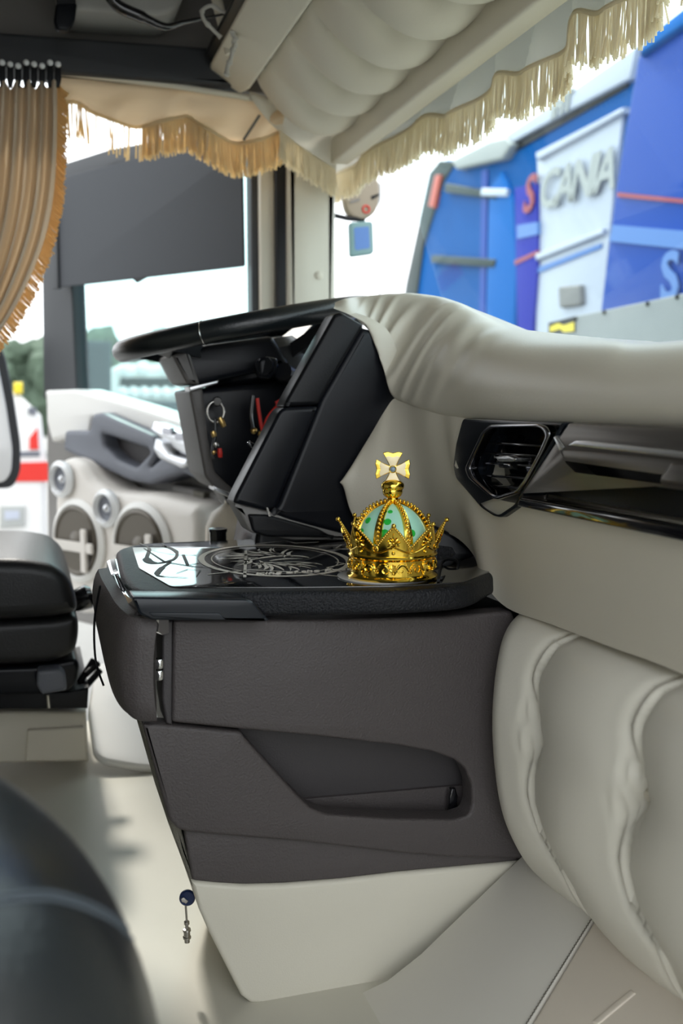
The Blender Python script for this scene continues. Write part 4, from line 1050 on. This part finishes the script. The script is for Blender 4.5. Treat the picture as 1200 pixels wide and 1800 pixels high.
plate('tag_print', FY(2.339), [(622, 400), (648, 398), (650, 436), (624, 440)], 0.002, 'pale_blue', tg, r=0.004)
o = tube('lamp_post', [onX(668, 420, 2.2)+Vector((0, 0, -2.6)), onX(668, 320, 2.2)], 0.012, 'letter_grey', None, 8); tag(o, 'thin pale pole seen beside the teal tag', 'pole')

# blue truck parked across the front
XB = 2.7
bt = thing('blue_truck', (XB, 4.5, ZG), 'blue and white truck parked in front of the windscreen', 'truck')
B0 = FX(XB)
plate('cab_body', B0, [(690, 760), (704, 540), (722, 460), (762, 300), (778, 280), (868, 280), (890, 246), (1130, 80), (1600, -230), (1600, 900), (690, 900)], 2.4, 'blue', bt, bev=0.04)
B1 = B0.off(0.012)
plate('windscreen_edge', B1, [(696, 620), (712, 500), (754, 304), (772, 282), (800, 284), (778, 320), (744, 430), (726, 560), (722, 620)], 0.03, 'teal_glass', bt, bev=0.006)
plate('marker_lamp', B0.off(0.03), [(752, 362), (764, 308), (774, 307), (762, 366)], 0.03, 'orange_red', bt, bev=0.004)
plate('door_gap', B1, [(846, 300), (856, 298), (850, 640), (840, 640)], 0.02, 'blue_deep', bt)
plate('cab_corner', B0.off(0.03), [(858, 330), (880, 300), (900, 350), (908, 470), (900, 620), (850, 640)], 0.05, 'blue_mid', bt, bev=0.02)
for q in ([(782, 322), (872, 338), (870, 350), (780, 338)], [(758, 448), (870, 456), (866, 470), (756, 462)]):
    plate('grab_bar', B0.off(0.04), q, 0.03, 'teal_glass', bt, bev=0.006)
plate('mirror_bracket', B0.off(0.05), [(845, 330), (890, 332), (888, 346), (843, 344)], 0.03, 'truck_white', bt, bev=0.01)
plate('roof_strip', B0.off(0.04), [(884, 240), (1000, 162), (1118, 80), (1106, 138), (1000, 194), (900, 250)], 0.10, 'truck_white', bt, bev=0.01)
plate('roof_cap', B0.off(0.06), [(790, 282), (860, 246), (888, 240), (898, 254), (880, 280), (800, 298)], 0.10, 'letter_grey', bt, bev=0.02)
plate('roof_shadow_gap', B1, [(898, 248), (1104, 134), (1102, 152), (904, 266)], 0.03, 'black', bt)
plate('white_flank', B0.off(0.02), [(942, 268), (1095, 188), (1078, 330), (1058, 545), (940, 640), (945, 330)], 0.03, 'truck_white', bt, bev=0.006)
plate('flank_ridge', B0.off(0.05), [(940, 268), (1094, 188), (1093, 198), (942, 282)], 0.05, 'truck_white', bt, bev=0.01)
plate('waist_ridge', B0.off(0.05), [(940, 446), (1058, 402), (1057, 412), (940, 458)], 0.05, 'truck_white', bt, bev=0.01)
plate('door_crease', B0.off(0.03), [(945, 470), (1056, 428), (1055, 436), (945, 480)], 0.03, 'pale_blue', bt)
plate('violet_stripe', B0.off(0.035), [(904, 330), (944, 322), (944, 470), (934, 600), (910, 620), (906, 450)], 0.03, 'violet', bt, bev=0.004)
plate('red_line', B0.off(0.04), [(904, 458), (944, 440), (944, 447), (904, 466)], 0.03, 'dark_red', bt)
plate('pale_band', B0.off(0.042), [(908, 396), (944, 390), (944, 412), (908, 420)], 0.03, 'pale_blue', bt)
plate('fuel_flap', B0.off(0.05), [(980, 504), (1018, 500), (1020, 536), (982, 542)], 0.04, 'grey_mid', bt, bev=0.01, r=0.02)
LF = B0.off(0.045)
def slanted(s, x, y, size, m, ang, nm):
    q = LF.px(x, y); lettering(nm, s, LF, q, size, m, bt, shear=0.25, rot=ang, ext=0.004, off=0.006)
s0 = Vector(LF.px(930, 345)); s1 = Vector(LF.px(1065, 300)); ang = math.atan2((s1-s0).y, (s1-s0).x)
mid = (s0+s1)/2
LET = 0.27
for ch, px_, py_, m in (('S', 928, 345, 'dark_red'), ('C', 962, 336, 'letter_grey'), ('A', 990, 328, 'letter_grey'), ('N', 1020, 318, 'letter_grey'), ('I', 1042, 310, 'letter_grey'), ('A', 1062, 303, 'letter_grey')):
    slanted(ch, px_, py_, LET, m, ang, 'lettering')
slanted('IHT', 985, 186, 0.13, 'letter_grey', math.atan2(-0.05, 0.2) if False else 0.0, 'roof_lettering')
# blue side fairing nearer to the viewer
B2 = FX(2.25)
plate('side_fairing', B2, [(1118, 96), (1160, 60), (1600, -260), (1600, 900), (1040, 700), (1052, 540), (1078, 330)], 0.4, 'blue_deep', bt, bev=0.03)
plate('fairing_cap', B2.off(0.03), [(1130, 66), (1600, -300), (1600, -230), (1120, 100)], 0.3, 'blue_mid', bt, bev=0.02)
plate('fairing_band', B2.off(0.01), [(1076, 395), (1600, 440), (1600, 480), (1070, 424)], 0.02, 'pale_blue', bt)
plate('fairing_stripe', B2.off(0.01), [(1084, 338), (1600, 390), (1600, 396), (1084, 346)], 0.02, 'dark_red', bt)
lettering('fairing_lettering', 'S', B2.off(0.012), B2.px(1182, 490), 0.24, 'pale_blue', bt, off=0.006, ext=0.003)
# riveted silver guard
gu = thing('silver_guard', onX(1100, 600, 2.0), 'riveted silver metal guard with a yellow sticker outside the windscreen', 'guard')
G0 = FX(2.0)
plate('sheet', G0, [(962, 566), (1200, 516), (1600, 430), (1600, 800), (962, 800)], 0.04, 'guard', gu, bev=0.004)
for x, y in ((1012, 566), (1062, 555), (1138, 540), (1190, 528)):
    q = G0.px(x, y-6); lathe('rivet', [(0.009, -0.002), (0.009, 0.002), (0.006, 0.006), (0, 0.007)], tilt_frame(G0.pt(*q, 0.0), G0.n), 'black', gu, 12)
stk = plate('sticker', G0.off(0.003), [(964, 568), (1010, 556), (1010, 584), (964, 586)], 0.003, 'black', gu)
plate('sticker_print', G0.off(0.005), [(966, 574), (980, 568), (990, 572), (1008, 566), (1008, 582), (990, 584), (984, 578), (966, 584)], 0.002, 'yellow', stk)

# yard seen through the driver window
for k, (px_, w_, h_, d_) in enumerate(((45, 3.0, 3.2, 44), (215, 2.8, 3.3, 40), (300, 3.0, 3.4, 44))):
    r = ray(px_, 700); r.z = 0; r.normalize(); base = r*d_
    bm = bmesh.new(); rs = random.Random(k)
    for j in range(26):
        bmesh.ops.create_icosphere(bm, subdivisions=2, radius=rs.uniform(0.5, 0.95), matrix=Matrix.Translation(base+Vector((rs.uniform(-w_*.4, w_*.4), rs.uniform(-1, 1), ZG+rs.uniform(1.2, h_+1.2)))))
    for v in bm.verts: v.co += Vector((rs.uniform(-1, 1), rs.uniform(-1, 1), rs.uniform(-1, 1)))*0.12
    t_ = thing('tree', (base.x, base.y, ZG), ['hazy tree at the far left beyond the white lorry', 'hazy tree right beside the dark container', 'hazy tree behind the parked truck lamps'][k], 'tree', 'far tree line')
    bm_obj('crown', bm, 'foliage', t_, 0)
    tube('trunk', [(base.x, base.y, ZG), (base.x, base.y, ZG+1.8)], 0.16, 'taupe_edge', t_, 8)
ct = thing('container', onZ(168, 770, ZG) if False else Vector((ray(168, 700).x*14, ray(168, 700).y*14, ZG)), 'tall dark container standing in the yard beyond the driver window', 'container')
f = FY(13.5)
plate('box', f, [(140, 598), (196, 600), (196, 830), (140, 830)], 1.0, 'container', ct, bev=0.01)
for k in range(5): plate('rib', f.off(0.03), [(146+10*k, 604), (150+10*k, 604), (150+10*k, 826), (146+10*k, 826)], 0.03, 'container', ct)
ft_ = thing('far_truck', Vector((ray(265, 700).x*15, ray(265, 700).y*15, ZG)), 'parked truck with rows of round lamps seen through the driver window', 'truck')
f = FY(15)
plate('cab', f, [(196, 648), (215, 640), (330, 640), (350, 650), (356, 740), (196, 740)], 2.4, 'white', ft_, bev=0.06)
plate('front_glass', f.off(0.02), [(212, 664), (340, 664), (344, 684), (208, 684)], 0.04, 'teal_glass', ft_)
plate('bumper', f.off(0.06), [(192, 704), (360, 706), (360, 800), (192, 800)], 0.5, 'container', ft_, bev=0.04)
for k in range(7):
    q = f.px(215+19*k, 690); lathe('round_lamp', [(0.085, -0.02), (0.09, 0.02), (0.06, 0.05), (0, 0.06)], tilt_frame(f.pt(*q, 0.04), f.n), 'lamp_white', ft_, 16)
for k, (x, y) in enumerate(((222, 652), (250, 648), (290, 648), (318, 652), (236, 720), (330, 722))):
    q = f.px(x, y); lathe('spot_lamp', [(0.10, -0.02), (0.11, 0.03), (0.07, 0.06), (0, 0.07)], tilt_frame(f.pt(*q, 0.09), f.n), 'lamp_white', ft_, 16)
# white lorry with red stripe beyond the door gap
wl = thing('white_lorry', Vector((-0.3, 6.4, ZG)), 'white lorry with a red stripe standing beyond the open door', 'truck')
f = FY(6.2)
plate('body', f, [(-260, 690), (30, 690), (72, 730), (80, 800), (84, 1060), (-260, 1060)], 2.0, 'white', wl, bev=0.04)
plate('red_stripe', f.off(0.01), [(-260, 820), (96, 812), (96, 846), (-260, 850)], 0.02, 'red', wl)
plate('number_panel', f.off(0.02), [(0, 890), (44, 890), (44, 925), (0, 928)], 0.03, 'letter_grey', wl, bev=0.006)
plate('inner_panel', f.off(0.025), [(8, 898), (34, 898), (34, 912), (8, 914)], 0.03, 'truck_white', wl)
plate('dark_step', f.off(0.01), [(-260, 796), (70, 794), (70, 802), (-260, 806)], 0.03, 'grey_blue', wl)
plate('yellow_lamp', f.off(0.02), [(24, 672), (40, 672), (40, 692), (24, 692)], 0.06, 'yellow', wl, bev=0.01)
plate('red_mark', f.off(0.015), [(52, 770), (66, 752), (68, 790), (52, 790)], 0.02, 'red', wl)
plate('blue_mark', f.off(0.015), [(50, 716), (64, 716), (64, 728), (50, 728)], 0.02, 'grey_blue', wl)
wp = thing('white_board', onY(0, 860, 3.0), 'white rounded board with black rubber edge at the far left', 'board')
f = FY(3.0)
op = [(-200, 590), (-6, 590), (10, 630), (24, 700), (36, 780), (36, 830), (22, 858), (-200, 866)]
plate('rubber_edge', f, op, 0.05, 'door_black', wp, bev=0.006, r=0.02)
plate('face', f.off(0.012), [(-200, 598), (-14, 600), (-4, 640), (10, 710), (22, 790), (20, 830), (8, 848), (-200, 854)], 0.03, 'white_gloss', wp, bev=0.006, r=0.02)
